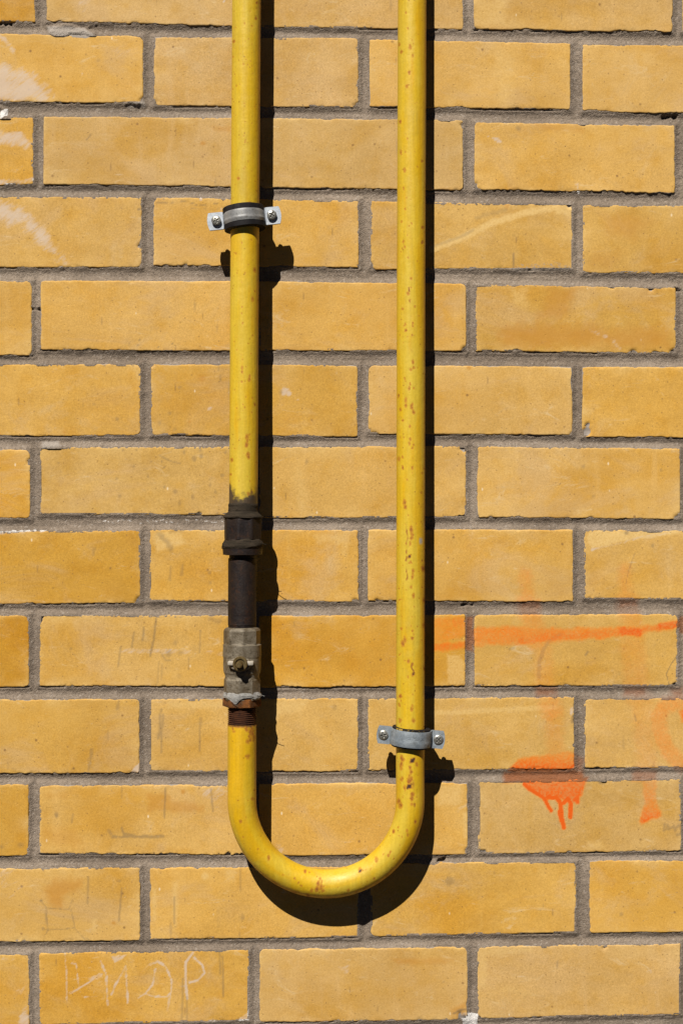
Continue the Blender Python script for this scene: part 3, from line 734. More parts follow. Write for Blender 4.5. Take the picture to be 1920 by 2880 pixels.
def make_brick(xl, xr, yTL, yTR, yBR, yBL, tone, seed, step=2.2 * mm, detail=True):
    p = [np.array([wx(xl), wz(yTL)]), np.array([wx(xr), wz(yTR)]), np.array([wx(xr + rng.uniform(-1, 1)), wz(yBR)]), np.array([wx(xl + rng.uniform(-1, 1)), wz(yBL)])]
    TL, TR, BRc, BL = p
    Lx = TR[0] - TL[0]; Lz = (TL[1] - BL[1] + TR[1] - BRc[1]) / 2
    edge = np.array([0, 0.35, 0.8, 1.5, 2.6]) * mm if detail else np.array([0, 0.6, 2.0]) * mm
    ax = grid_axis(Lx, step, edge); az = grid_axis(Lz, step, edge)
    U, W = np.meshgrid(ax, az)          # U along x from left, W from the bottom up
    lu, lw = U.copy(), W.copy()
    # rounded corners
    r = np.random.default_rng(seed)
    rc4 = np.where(r.random(4) < 0.3, r.uniform(5.0, 9.0, 4), r.uniform(1.4, 4.4, 4)) * mm
    for k, (fx, fz) in enumerate(((0, 0), (1, 0), (1, 1), (0, 1))):
        rc = rc4[k]
        dx = (Lx - U) if fx else U
        dz = (Lz - W) if fz else W
        m = (dx < rc) & (dz < rc)
        px = 1 - dx[m] / rc; pz = 1 - dz[m] / rc
        nx = px * np.sqrt(1 - pz * pz / 2); nz = pz * np.sqrt(1 - px * px / 2)
        ndx = rc * (1 - nx); ndz = rc * (1 - nz)
        lu[m] = (Lx - ndx) if fx else ndx
        lw[m] = (Lz - ndz) if fz else ndz
    # ragged arrises
    so = seed * 3.17
    dL, dR, dB, dT = U, Lx - U, W, Lz - W
    amp = np.array([0.75, 0.75, 1.05, 0.85]) * mm * r.uniform(0.6, 1.4, 4)

    def rag(s, k):
        base = fbm(s / (11 * mm), so + k * 11.0, 21, 5, 0.66)
        chips = np.clip(vnoise(s / (16 * mm), so + k * 7.7, 33) - 0.45, 0, 1) * 6.0 * (0.6 + 0.4 * vnoise(s / (2.5 * mm), so + k, 34))
        fineb = fbm(s / (3.0 * mm), so + k * 5.0, 25, 3, 0.7)
        return (base + 0.9 * fineb * sstep(-.5, .4, base) + 0.35 + chips) * amp[k]
    reach = 4 * mm
    lu = lu + rag(W, 0) * np.exp(-dL / reach) - rag(W, 1) * np.exp(-dR / reach)
    lw = lw + rag(U, 2) * np.exp(-dB / reach) - rag(U, 3) * np.exp(-dT / reach)
    # to the wall
    tu = lu / Lx; tw = lw / Lz
    X = (BL[0] * (1 - tu) + BRc[0] * tu) * (1 - tw) + (TL[0] * (1 - tu) + TR[0] * tu) * tw
    Zz = (BL[1] * (1 - tu) + BRc[1] * tu) * (1 - tw) + (TL[1] * (1 - tu) + TR[1] * tu) * tw
    Zz = Zz + 0.35 * mm * vnoise(X / 0.07, so, 3)
    # depth into the wall
    d = np.minimum(np.minimum(dL, dR), np.minimum(dB, dT))
    re = (1.45 + 0.75 * fbm(X / (14 * mm), Zz / (14 * mm) + so, 41, 3)) * mm
    t = np.clip(1 - d / re, 0, 1)
    Y = re * (1 - np.sqrt(np.clip(1 - t * t, 0, 1)))
    crumb = fbm(X / (2.6 * mm), Zz / (2.6 * mm), 55, 3, 0.6)
    Y += np.clip(crumb + 0.15, 0, 1) * 3.0 * mm * np.exp(-dB / (2.0 * mm)) * sstep(-0.2, 0.5, vnoise(X / (30 * mm), so, 77))
    Y += np.clip(crumb, 0, 1) * 2.0 * mm * np.exp(-np.minimum(np.minimum(dL, dR), dT) / (1.6 * mm))
    Y += 0.22 * mm * fbm(X / (34 * mm), Zz / (34 * mm) + so, 60, 3) + 0.05 * mm * crumb
    # face sitting a little in or out of plane
    Y += r.uniform(-0.5, 0.7) * mm + r.uniform(-0.5, 0.5) * mm * (U / Lx - .5) + r.uniform(-0.5, 0.5) * mm * (W / Lz - .5)
    notch = np.zeros(X.shape)
    if detail:
        upx, vpx = X / K + 960, 1440 - Zz / K
        for (nx0, ny0, nr) in NOTCH:
            q = np.hypot(upx - nx0, vpx - ny0) + 0.5 * nr * fbm(upx / (nr * .7), vpx / (nr * .7), 91, 3)
            notch = np.maximum(notch, sstep(nr, nr * .55, q))
        Y += notch * (2.4 + 0.8 * crumb) * mm
    nz_, nx_ = U.shape
    cx, cz = float(X.mean()), float(Zz.mean())
    V = np.stack([X - cx, Y, Zz - cz], -1).reshape(-1, 3)
    i = np.arange(nz_ - 1)[:, None]; j = np.arange(nx_ - 1)[None, :]
    a = i * nx_ + j
    F = np.stack([a, a + 1, a + 1 + nx_, a + nx_], -1).reshape(-1, 4)
    # sides going back into the bed
    idx = np.arange(nz_ * nx_).reshape(nz_, nx_)
    loop = np.concatenate([idx[0, :-1], idx[:-1, -1], idx[-1, :0:-1], idx[:0:-1, 0]])
    nb = len(loop)
    sk = V[loop].copy(); sk[:, 1] = 0.022
    nv = len(V)
    V2 = np.vstack([V, sk])
    q = np.arange(nb)
    S = np.stack([loop[q], nv + q, nv + (q + 1) % nb, loop[(q + 1) % nb]], -1)
    ud, wd = (V2[:, 0] + cx) / K + 960, 1440 - (V2[:, 2] + cz) / K
    mk = paint_marks(ud, wd) if detail else np.zeros((len(V2), 6))
    # worn pale arrises and mortar smears along the edge
    dd = np.concatenate([d.ravel(), np.zeros(nb)]) / mm
    wear = np.clip(fbm(ud / 40, wd / 40, 70, 3) + 0.15, 0, 1)
    mk[:, 5] = np.maximum(mk[:, 5], np.exp(-dd / 2.6) * wear * 0.95)
    mk[:, 5] = np.maximum(mk[:, 5], np.exp(-dd / 11.0) * np.clip(fbm(ud / 75 + seed, wd / 55, 71, 4) + .05, 0, 1) * 0.95)
    smear = np.clip(fbm(ud / 60, wd / 60, 80, 3) - 0.05, 0, 1) * 2.0
    mk[:, 4] = np.maximum(mk[:, 4], np.clip(np.exp(-dd / 1.3) * smear, 0, 0.8))
    mk[:, 3] = np.maximum(mk[:, 3], np.exp(-np.concatenate([dB.ravel(), np.zeros(nb)]) / mm / 2.5) * np.clip(fbm(ud / 50, wd / 9, 90, 3) + .1, 0, 1) * .9)
    mk[:, 4] = np.maximum(mk[:, 4], np.concatenate([notch.ravel(), notch.ravel()[loop]]) * 0.75)
    me = mesh_np('brick', V2, [F, S], True, {'mark_a': mk[:, 0:3], 'mark_b': mk[:, 3:6]})
    o = link('brick', me, M_BRICK, wall)
    o.location = Vector((cx, 0, cz)) + WOFF
    c = tone_col(tone)
    h = r.uniform(-0.055, 0.055)
    o.color = (c[0] * (1 + h), c[1] * (1 + h * .8), c[2] * (1 + h * .5), 1)
    BR.append((cx, cz, Lx / 2, Lz / 2, (TR[1] - TL[1] + BRc[1] - BL[1]) / 2 / Lx))
    return o


FINE = {(8, 3), (8, 2), (9, 2), (9, 3), (10, 3), (10, 1), (11, 0), (12, 1), (8, 1), (7, 3), (6, 1)}
nb_ = 0
for ri, row in enumerate(COURSES):
    for bi, b in enumerate(row):
        xl, xr, yTL, yTR, yBR, yBL, tone = b
        vis = xr > 0 and xl < 1920
        make_brick(xl, xr, yTL, yTR, yBR, yBL, tone, 100 + nb_, 1.25 * mm if (ri, bi) in FINE else (2.1 * mm if vis else 6 * mm), vis)
        nb_ += 1

# courses carried on round the picture
lastL = COURSES
extra = []
for ri, row in enumerate(COURSES):
    f, l = row[0], row[-1]
    for k in (1, 2):
        extra.append((f[0] - G * k, f[0] - G * k + 576, f[2], f[2], f[5], f[5], float(rng.uniform(.1, .7))))
        extra.append((l[1] - 576 + G * k, l[1] + G * k, l[3], l[3], l[4], l[4], float(rng.uniform(.1, .7))))
for k in range(1, 5):
    for up in (0, 1):
        ref = (COURSES[1] if k % 2 else COURSES[0]) if up else (COURSES[11] if k % 2 else COURSES[12])
        base = (-104 - 240 * k + 4) if up else (2680 + 236 * k)
        x = ref[0][0] - 2 * G
        while x < 3000:
            extra.append((x, x + 576, base, base, base + 206, base + 206, float(rng.uniform(.1, .7))))
            x += G
for e in extra:
    make_brick(*e, 100 + nb_, 6 * mm, False)
    nb_ += 1

# the rest of the wall, too far from the picture to be told apart: plain bricks in one mesh
bx0, bx1 = -3.2, 3.2
zt, zb = 2.6, -1.34
ztop = wz(-104 - 240 * 4 + 4 - 32); zlow = wz(2680 + 236 * 4 + 206 + 32)
xl_ = min(b[0] - b[2] for b in BR); xr_ = max(b[0] + b[2] for b in BR)
Vs, Fs, As = [], [], 0
rowp = 238 * K; bh = 206 * K; bl = 576 * K; pitch = G * K
nrow = 0
z = zb
while z + bh < zt:
    x = bx0 + (nrow % 2) * pitch / 2
    while x + bl < bx1:
        cx, cz = x + bl / 2, z + bh / 2
        clear = (cx + bl / 2 < xl_ - 0.012 or cx - bl / 2 > xr_ + 0.012 or z > ztop or z + bh < zlow)
        if clear:
            c = 1.2 * mm; y0 = rng.uniform(-.0005, .0006)
            v = []
            for ins, yy in ((0, .02), (0, c + y0), (c, y0)):
                v += [(x + ins, yy, z + ins), (x + bl - ins, yy, z + ins), (x + bl - ins, yy, z + bh - ins), (x + ins, yy, z + bh - ins)]
            o_ = len(Vs); Vs += v
            for s in (0, 4):
                for q in range(4):
                    Fs.append((o_ + s + q, o_ + s + (q + 1) % 4, o_ + s + 4 + (q + 1) % 4, o_ + s + 4 + q))
            Fs.append((o_ + 8, o_ + 9, o_ + 10, o_ + 11))
        x += pitch
    z += rowp; nrow += 1
o = link('outer_bricks', mesh_np('outer_bricks', np.array(Vs), np.array(Fs), False), M_BRICK, wall)
o.location = WOFF; o.color = (*tone_col(.3), 1); o['kind'] = 'stuff'

# ------------------------------------------------------------------ mortar joints
gs = 1.25 * mm
gx = np.arange(wx(-40), wx(1960), gs); gz = np.arange(wz(2925), wz(-45), gs)
GX, GZ = np.meshgrid(gx, gz)
DI = np.full(GX.shape, 1e9); DU = np.full(GX.shape, 1e9)
for (cx, cz, hx, hz, sl) in BR:
    i0, i1 = np.searchsorted(gx, (cx - hx - .02, cx + hx + .02)); j0, j1 = np.searchsorted(gz, (cz - hz - .03, cz + hz + .03))
    if i1 <= i0 or j1 <= j0: continue
    x = GX[j0:j1, i0:i1] - cx; zz = GZ[j0:j1, i0:i1] - cz - sl * x
    qx = np.abs(x) - hx; qz = np.abs(zz) - hz
    sd = np.hypot(np.maximum(qx, 0), np.maximum(qz, 0)) + np.minimum(np.maximum(qx, qz), 0)
    DI[j0:j1, i0:i1] = np.minimum(DI[j0:j1, i0:i1], sd)
    und = np.where((np.abs(x) < hx) & (zz < 0), -zz - hz, 1e9)
    DU[j0:j1, i0:i1] = np.minimum(DU[j0:j1, i0:i1], np.abs(und))
dmm = DI / mm
prof = 0.75 + 2.9 * np.clip(dmm / 5.5, 0, 1) ** 0.75
lump = fbm(GX / .02, GZ / .012, 11, 4, 0.6)
Yd = prof - 0.8 * np.clip(lump, -1, 1)
Yd += 0.42 * fbm(GX / .0034, GZ / .0034, 12, 3, 0.7)
Yd += 2.2 * np.clip(fbm(GX / .005, GZ / .004, 14, 2) - 0.48, 0, 1)
# gap where the mortar has shrunk away below a brick
gap = sstep(1.7, 0.4, DU / mm) * sstep(0.0, 0.55, vnoise(GX / .06, GZ / .03, 13) + 0.45 * vnoise(GX / .006, GZ / .02, 15))
Yd += 2.0 * gap
Yd += 1.3 * sstep(0.9, 0.1, np.abs(dmm - 0.2)) * sstep(0.1, 0.4, vnoise(GX / .018, GZ / .018, 16))
# lumps squeezed out over the edge
px_, py_ = GX / K + 960, 1440 - GZ / K
for (x0, y0, x1, y1, h) in ((128, 72, 268, 108, 3.6), (356, 278, 408, 302, 2.6), (1440, 738, 1610, 764, 1.0), (0, 300, 24, 340, 2.4), (1690, 2190, 1700, 2200, 2.5), (118, 1240, 170, 1262, 2.0)):
    dd = np.maximum(np.abs(px_ - (x0 + x1) / 2) - (x1 - x0) / 2, np.abs(py_ - (y0 + y1) / 2) - (y1 - y0) / 2)
    Yd -= h * sstep(3, -9, dd + 22 * fbm(px_ / 34, py_ / 20, 17, 4) + 2)
for (x0, y0, x1, y1) in ((1862, 322, 1905, 332), (1230, 2415, 1250, 2425), (0, 62, 30, 68), (86, 866, 114, 872), (1898, 812, 1915, 820), (1300, 1700, 1330, 1704)):
    dd = np.maximum(np.abs(px_ - (x0 + x1) / 2) - (x1 - x0) / 2, np.abs(py_ - (y0 + y1) / 2) - (y1 - y0) / 2)
    Yd += 7 * sstep(2, -3, dd + 4 * vnoise(px_ / 8, py_ / 8, 18))
Yd = np.maximum(Yd, -1.0) * mm
keep = DI > -3.2 * mm
ok = keep[:-1, :-1] & keep[1:, :-1] & keep[:-1, 1:] & keep[1:, 1:]
jj, ii = np.where(ok)
nx_ = len(gx)
F = np.stack([jj * nx_ + ii, jj * nx_ + ii + 1, (jj + 1) * nx_ + ii + 1, (jj + 1) * nx_ + ii], -1)
used, inv = np.unique(F, return_inverse=True)
F = inv.reshape(-1, 4)
V = np.stack([GX.ravel()[used], Yd.ravel()[used], GZ.ravel()[used]], -1)
mk = paint_marks(px_.ravel()[used], py_.ravel()[used])
mor = link('mortar', mesh_np('mortar', V, F, True, {'mark_a': mk[:, 0:3], 'mark_b': mk[:, 3:6]}), M_MORTAR, wall)
mor.location = WOFF
# joints beyond the picture and the bed behind everything
fx0, fx1, fz0, fz1 = float(gx[0]) + .001, float(gx[-1]) - .001, float(gz[0]) + .001, float(gz[-1]) - .001
Vo, Fo = [], []
for (a, b, c_, d_, y) in ((bx0, fx0, zb, zt, .003), (fx1, bx1, zb, zt, .003), (fx0, fx1, fz1, zt, .003), (fx0, fx1, zb, fz0, .003), (bx0, bx1, zb, zt, .02)):
    o_ = len(Vo)
    Vo += [(a, y, c_), (b, y, c_), (b, y, d_), (a, y, d_)]
    Fo.append((o_, o_ + 1, o_ + 2, o_ + 3))
o_ = len(Vo)      # a closed body behind, 0.38 m thick
Vo += [(x, y, z) for y in (.021, .40) for x, z in ((bx0, zb), (bx1, zb), (bx1, zt), (bx0, zt))]
Fo += [(o_ + 4, o_ + 7, o_ + 6, o_ + 5)] + [(o_ + q, o_ + 4 + q, o_ + 4 + (q + 1) % 4, o_ + (q + 1) % 4) for q in range(4)]
bed = link('mortar_bed', mesh_np('mortar_bed', np.array(Vo), np.array(Fo), False), M_MORTAR, wall)
bed.location = WOFF

# ground below the picture
gm = mesh_np('pavement', np.array([(-400, -400, 0), (400, -400, 0), (400, 400, 0), (-400, 400, 0)], float), np.array([(0, 1, 2, 3)]), False)
ground = link('pavement', gm, M_GROUND); ground.location = (0, 0, -1.35); tag(ground, 'dark asphalt pavement at the foot of the wall', 'pavement', kind='structure')

# ------------------------------------------------------------------ the pipe
RP = 0.0169


def interp(v, pts):
    p = np.array(pts, float)
    return np.interp(v, p[:, 0], p[:, 1])


S15 = 1920 / 1568.0
LCX = [(-3000, 566 * S15 + 12), (0, 566 * S15), (370, 564 * S15), (857, 561.2 * S15), (1350, 559.6 * S15), (1560, 557 * S15), (1700, 556 * S15), (2040, 556 * S15), (2200, 555.7 * S15)]
LDP = [(-3000, .035), (0, .0385), (620, .0385), (1400, .0430), (2040, .0460), (2250, .0445)]
RCX = [(-3000, 946 * S15 + 6), (0, 946 * S15), (735, 943.5 * S15), (1470, 942.4 * S15), (2080, 941.6 * S15), (2250, 941.2 * S15)]
RDP = [(-3000, .025), (0, .0300), (1000, .0350), (2080, .0380), (2250, .0380)]
smooth_tab = {}


def sm(v, pts, w=90):
    v = np.asarray(v, float)
    return sum(interp(v + k * w, pts) for k in (-1, -.5, 0, .5, 1)) / 5


def Lpos(v):
    d = sm(v, LDP); return np.stack([wx(sm(v, LCX), d), -d, wz(v, d)], -1)


def Rpos(v):
    d = sm(v, RDP); return np.stack([wx(sm(v, RCX), d), -d, wz(v, d)], -1)


pipe = empty('gas_pipe', (float(Lpos(2300)[0]), -0.03, float(wz(2526))))
tag(pipe, 'yellow painted steel gas pipe hanging in a U with valve and rust spots', 'pipe')
PINV = Matrix.Translation(-Vector(pipe.location))


def part(name, me, mat, parent=None):
    """meshes are made in world coordinates; bring them to the parent's base"""
    me.transform(PINV)
    return link(name, me, mat, parent or pipe)


# rust spots: photo pixels, radius, core darkness
SPOTS = []
for x, y in ((295, 58), (325, 185), (315, 215), (328, 255), (312, 335), (300, 395), (265, 205), (275, 240), (302, 638), (370, 740), (350, 765), (290, 780), (285, 865), (300, 910), (292, 960),
             (320, 1028), (275, 1018), (372, 1045), (300, 1080), (285, 1110), (370, 1113), (290, 1135), (305, 1182), (270, 560), (272, 700), (305, 130)):
    SPOTS.append((960 + x * .6122, y * .6122, 3.2))
for x, y in ((320, 70), (305, 140), (335, 200), (280, 210), (275, 260), (293, 280), (327, 275), (327, 290), (295, 310), (325, 330), (328, 455), (318, 490), (332, 480), (290, 530), (315, 555), (310, 575),
             (330, 575), (262, 608), (295, 630), (325, 650), (322, 660), (295, 655), (330, 685), (270, 672), (280, 722), (312, 750), (315, 810), (312, 828), (325, 850), (262, 900), (280, 890), (280, 940),
             (325, 940), (370, 965), (302, 993), (365, 1055), (288, 1100), (292, 1120), (318, 1215), (325, 1250)):
    SPOTS.append((960 + x * .6122, 740 + y * .6122, 3.4))
for x, y in ((320, 80), (322, 100), (320, 120), (315, 145), (313, 205), (318, 230), (370, 225), (375, 260), (328, 270), (326, 285), (325, 300), (320, 345), (330, 385), (265, 405), (262, 350), (378, 405),
             (275, 535), (325, 545), (290, 590), (325, 580), (282, 605), (265, 655), (308, 685), (325, 700), (328, 745), (305, 755), (270, 845), (265, 885), (322, 890), (322, 905), (330, 960), (268, 960),
             (275, 1130), (272, 1165), (345, 1160), (315, 1175), (320, 1195), (312, 1215), (320, 1225), (280, 1225), (378, 520), (380, 720)):
    SPOTS.append((960 + x * .6122, 1440 + y * .6122, 3.8))
for x, y in ((320, 120), (275, 100), (280, 60), (325, 220), (322, 240), (275, 150), (290, 190), (310, 160), (318, 185), (260, 370), (240, 390), (300, 385), (305, 405), (215, 500), (240, 515), (160, 520),
             (150, 605), (30, 660), (270, 270), (262, 250), (325, 265), (345, 85), (275, 80), (225, 485), (340, 345), (85, 565)):
    SPOTS.append((960 + x * .6122, 2100 + y * .6122, 4.0))
for x, y in ((1235, 510), (1420, 578), (1400, 572), (1355, 605), (1470, 605), (1478, 620), (1462, 630), (1475, 645), (1482, 660), (1468, 670), (1455, 655), (1415, 685), (1370, 625), (1385, 640), (1300, 590), (1105, 345),
             (1160, 240), (1185, 470), (1130, 45), (1168, 200), (1430, 660), (1490, 640)):
    SPOTS.append((x * .6122, 2100 + y * .6122, 3.8))
for x, y in ((1175, 85), (1180, 15), (1095, 820), (1085, 1165), (1170, 1240), (1148, 935), (1075, 190)):
    SPOTS.append((x * .6122, y * .6122, 3.6))
for x, y in ((1112, 480), (1112, 500), (1145, 535), (1110, 545), (1170, 650), (1135, 798), (1137, 815), (1133, 835), (1140, 878), (1142, 890), (1065, 905), (1060, 970), (1155, 1050), (1140, 1060), (1150, 1075), (1170, 130), (1160, 165), (1148, 520)):
    SPOTS.append((x * .6122, 740 + y * .6122, 3.8))
for x, y in ((1152, 985), (1162, 1005), (1158, 1015), (1148, 1020), (1168, 1035), (1155, 1040), (1150, 1048), (1135, 1000), (1150, 1010), (1145, 1030), (1160, 1025), (1138, 1055), (1130, 990), (1165, 1050), (1140, 1125), (1155, 995), (1075, 1010), (1070, 995)):
    SPOTS.append((x * .6122, 1440 + y * .6122, 4.2))
DARK = [(1159, 2139, 5.5), (1150, 2212, 5.5), (1151, 1565, 3), (1162, 1895, 2.5), (1012, 2450, 3)]
VERT = [(1142, 1480, 1640), (1160, 1840, 1905), (1162, 2200, 2270), (1150, 800, 850)]


def tube(name, P, mats, nseg, rust_ctl=True, r=RP, rad=None):
    """sweep a circle along P (n,3); returns mesh with wear attributes"""
    n = len(P)
    T = np.gradient(P, axis=0); T /= np.linalg.norm(T, axis=1)[:, None]
    ref = np.array([0, 1.0, 0])
    A = np.cross(T, ref); A /= np.linalg.norm(A, axis=1)[:, None]
    B = np.cross(A, T)
    th = np.linspace(0, 2 * np.pi, nseg, endpoint=False)
    rr = np.full(n, r) if rad is None else rad
    N = A[:, None, :] * np.cos(th)[None, :, None] + B[:, None, :] * np.sin(th)[None, :, None]
    V = P[:, None, :] + N * rr[:, None, None]
    return V, N, th


def wear(V, N):
    v = V.reshape(-1, 3)
    f = CAMD / (CAMD + v[:, 1])
    u = v[:, 0] * f / K + 960; w = 1440 - v[:, 2] * f / K
    front = sstep(0.1, -0.15, N.reshape(-1, 3)[:, 1])
    rust = np.zeros(len(v)); core = np.zeros(len(v))
    rs = np.random.default_rng(11)
    jx = 2.0 * fbm(u / 5, w / 5, 3, 2); jy = 2.0 * fbm(u / 5, w / 5, 4, 2)
    for (x, y, r) in SPOTS:
        if y < w.min() - 20 or y > w.max() + 20: continue
        r = r * rs.uniform(0.65, 1.45); el = rs.uniform(1.0, 1.9)
        i = np.where((np.abs(u - x) < 16) & (np.abs(w - y) < 22))[0]
        if not len(i): continue
        d = np.hypot(u[i] + jx[i] - x, (w[i] + jy[i] - y) / el)
        rust[i] = np.maximum(rust[i], sstep(r * 1.7, r * 0.25, d) * rs.uniform(0.65, 1.0))
        core[i] = np.maximum(core[i], sstep(r * 0.45, r * 0.1, d) * rs.uniform(-0.4, 0.6))
    for (x, y, r) in DARK:
        i = np.where((np.abs(u - x) < 20) & (np.abs(w - y) < 20))[0]
        if len(i):
            d = np.maximum(np.abs(u[i] - x + .3 * (w[i] - y)), np.abs(w[i] - y + .25 * (u[i] - x))) + jx[i] * .5
            core[i] = np.maximum(core[i], sstep(r + 1, r - 1, d)); rust[i] = np.maximum(rust[i], sstep(r + 4, r, d) * .6)
    for (x, y0, y1) in VERT:
        i = np.where((np.abs(u - x) < 14) & (w > y0 - 10) & (w < y1 + 10))[0]
        if len(i):
            d = np.abs(u[i] - x + 4 * vnoise(w[i] / 14, 0 * w[i], 8))
            m = sstep(3.2, 0.6, d) * sstep(0.0, 0.5, vnoise(w[i] / 11, u[i] / 6, 9) + .2) * sstep(y0 - 8, y0 + 8, w[i]) * sstep(y1 + 8, y1 - 8, w[i])
            rust[i] = np.maximum(rust[i], m * .95); core[i] = np.maximum(core[i], m * .35)
    for _ in range(2200):
        x = rs.uniform(u.min() - 2, u.max() + 2); y = rs.uniform(-20, 2560)
        if rs.random() > (0.30 + 0.70 * sstep(400, 1500, y) if x > 1000 else 0.22): continue
        i = np.where((np.abs(u - x) < 8) & (np.abs(w - y) < 10))[0]
        if not len(i): continue
        r = rs.uniform(0.8, 2.1)
        d = np.hypot(u[i] + jx[i] * .6 - x, (w[i] + jy[i] * .6 - y) / rs.uniform(1, 1.8))
        rust[i] = np.maximum(rust[i], sstep(r * 1.8, r * .3, d) * rs.uniform(.4, .85))
    rust *= front; core *= front
    # the unseen back carries the same kind of rust at random
    s = vnoise(v[:, 0] / .004 + 50, v[:, 2] / .006, 19)
    rust = np.maximum(rust, sstep(0.72, 0.92, s) * (1 - front))
    return u, w, rust, core


def smoothcol(u, uc, hw):
    return (u - uc) / hw


# upper left length, down into the coupling
vv = np.concatenate([np.linspace(-2600, -60, 60), np.arange(-56, 1426, 3.4)])
P = Lpos(vv)
V, N, th = tube('pipe', P, None, 96)
u, w, rust, core = wear(V, N)
rel = np.repeat(np.cos(th)[None, :], len(vv), 0).ravel()
ang = V.reshape(-1, 3)[:, 0] - np.repeat(P[:, 0], 96)
side = ang / RP
n1 = fbm(side * 2.4, w / 170, 31, 4)
dirt = sstep(1350, 1422, w + 26 * fbm(side * 2.2, w / 40, 33, 3) + 26 * np.abs(side) ** 2) * 0.95
dirt = np.maximum(dirt, sstep(1405, 1416, w))
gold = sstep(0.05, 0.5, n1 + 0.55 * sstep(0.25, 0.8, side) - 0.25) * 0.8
gold = np.maximum(gold, sstep(640, 655, w) * sstep(800, 680, w) * sstep(-0.6, .3, n1 + .2) * .7)
me = mesh_np('upper_pipe', V.reshape(-1, 3), ring_faces(len(vv), 96), True,
             {'wear_a': np.stack([np.maximum(rust, 0), core, dirt], -1), 'wear_b': np.stack([gold, 0 * gold, 0 * gold], -1)})
up = part('pipe_length', me, M_PAINT)
up['label'] = 'upper left length of yellow pipe'

# bent length: left leg below the valve, U, right leg
CXB, CYB = 748.6 * S15, 1837 * S15
RB = 193.0 * S15
va = np.arange(2036, CYB, 3.4)
A1 = Lpos(va)
phi = np.linspace(0, np.pi, 190)
ub = CXB - RB * np.cos(phi) ; vb = CYB + RB * np.sin(phi)
dl = float(sm(CYB, LDP)); dr = float(sm(CYB, RDP))
db = np.interp(phi, [0, np.pi], [dl, dr]) - 0.0115 * np.sin(phi) ** 1.5
Bd = np.stack([wx(ub, db), -db, wz(vb, db)], -1)
vc = np.concatenate([np.arange(CYB, -60, -3.4), np.linspace(-64, -2600, 60)])
C1 = Rpos(vc)
shift = (1 - np.clip((np.arange(len(C1))) / 60.0, 0, 1))[:, None] * (Bd[-1] - C1[0]) * np.array([1, 1, 0])
C1 = C1 + shift
shl = (np.clip((np.arange(len(A1)) - (len(A1) - 55)) / 55.0, 0, 1))[:, None] * (Bd[0] - A1[-1]) * np.array([1, 1, 0])
A1 = A1 + shl
P = np.vstack([A1, Bd[1:], C1[1:]])
# even out the small kinks where the pieces meet
for _ in range(6):
    Q = P.copy(); Q[1:-1] = (P[:-2] + 2 * P[1:-1] + P[2:]) / 4; P = Q
V, N, th = tube('pipe', P, None, 96)
u, w, rust, core = wear(V, N)
arc = np.repeat(np.concatenate([[0], np.cumsum(np.linalg.norm(np.diff(P, axis=0), axis=1))]), 96)
sarc = np.tile(th, len(P))
n1 = fbm(np.cos(sarc) * 2.2 + 7, arc / .07, 35, 4)
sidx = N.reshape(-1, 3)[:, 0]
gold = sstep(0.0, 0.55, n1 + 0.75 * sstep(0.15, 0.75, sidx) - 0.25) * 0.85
gold = np.where(arc < 0.16, np.maximum(gold, 0.75 * sstep(-.2, .5, n1 + .25)), gold)
dirt = 0.55 * sstep(0.006, 0.0, arc)
rust = np.maximum(rust, sstep(0.004, 0.0, arc - .001 * n1) * 0.8)
nzv = N.reshape(-1, 3)[:, 2]
rust = np.maximum(rust, sstep(-0.35, -0.85, nzv) * sstep(0.0, 0.6, fbm(arc / .006, sarc * 3, 44, 3)) * 0.6)
chip = sstep(1518 - 8, 1518, w) * sstep(1534, 1524, w) * sstep(1177, 1180, u) * sstep(1190, 1184, u) * (N.reshape(-1, 3)[:, 1] < 0)
me = mesh_np('bent_pipe', V.reshape(-1, 3), ring_faces(len(P), 96), True,
             {'wear_a': np.stack([rust, core, dirt], -1), 'wear_b': np.stack([gold, chip, 0 * gold], -1)})
bent = part('bent_pipe', me, M_PAINT)
bent['label'] = 'yellow U bend and right leg with rust spots'


# ---- coupling, nipple, valve: rings lofted along the left pipe's line
def section(th, r, n=0, rot=0.0, rnd=0.0):
    """r: radius of a circle, or the half width across flats of an n-gon; rnd 0..1 rounds it"""
    if n == 0: return np.full(th.shape, r)
    a = np.mod(th - rot + np.pi / n, 2 * np.pi / n) - np.pi / n
    p = r / np.cos(a)
    rm = r * (1 + rnd * (1 / math.cos(math.pi / n) - 1))
    return np.minimum(p, rm)


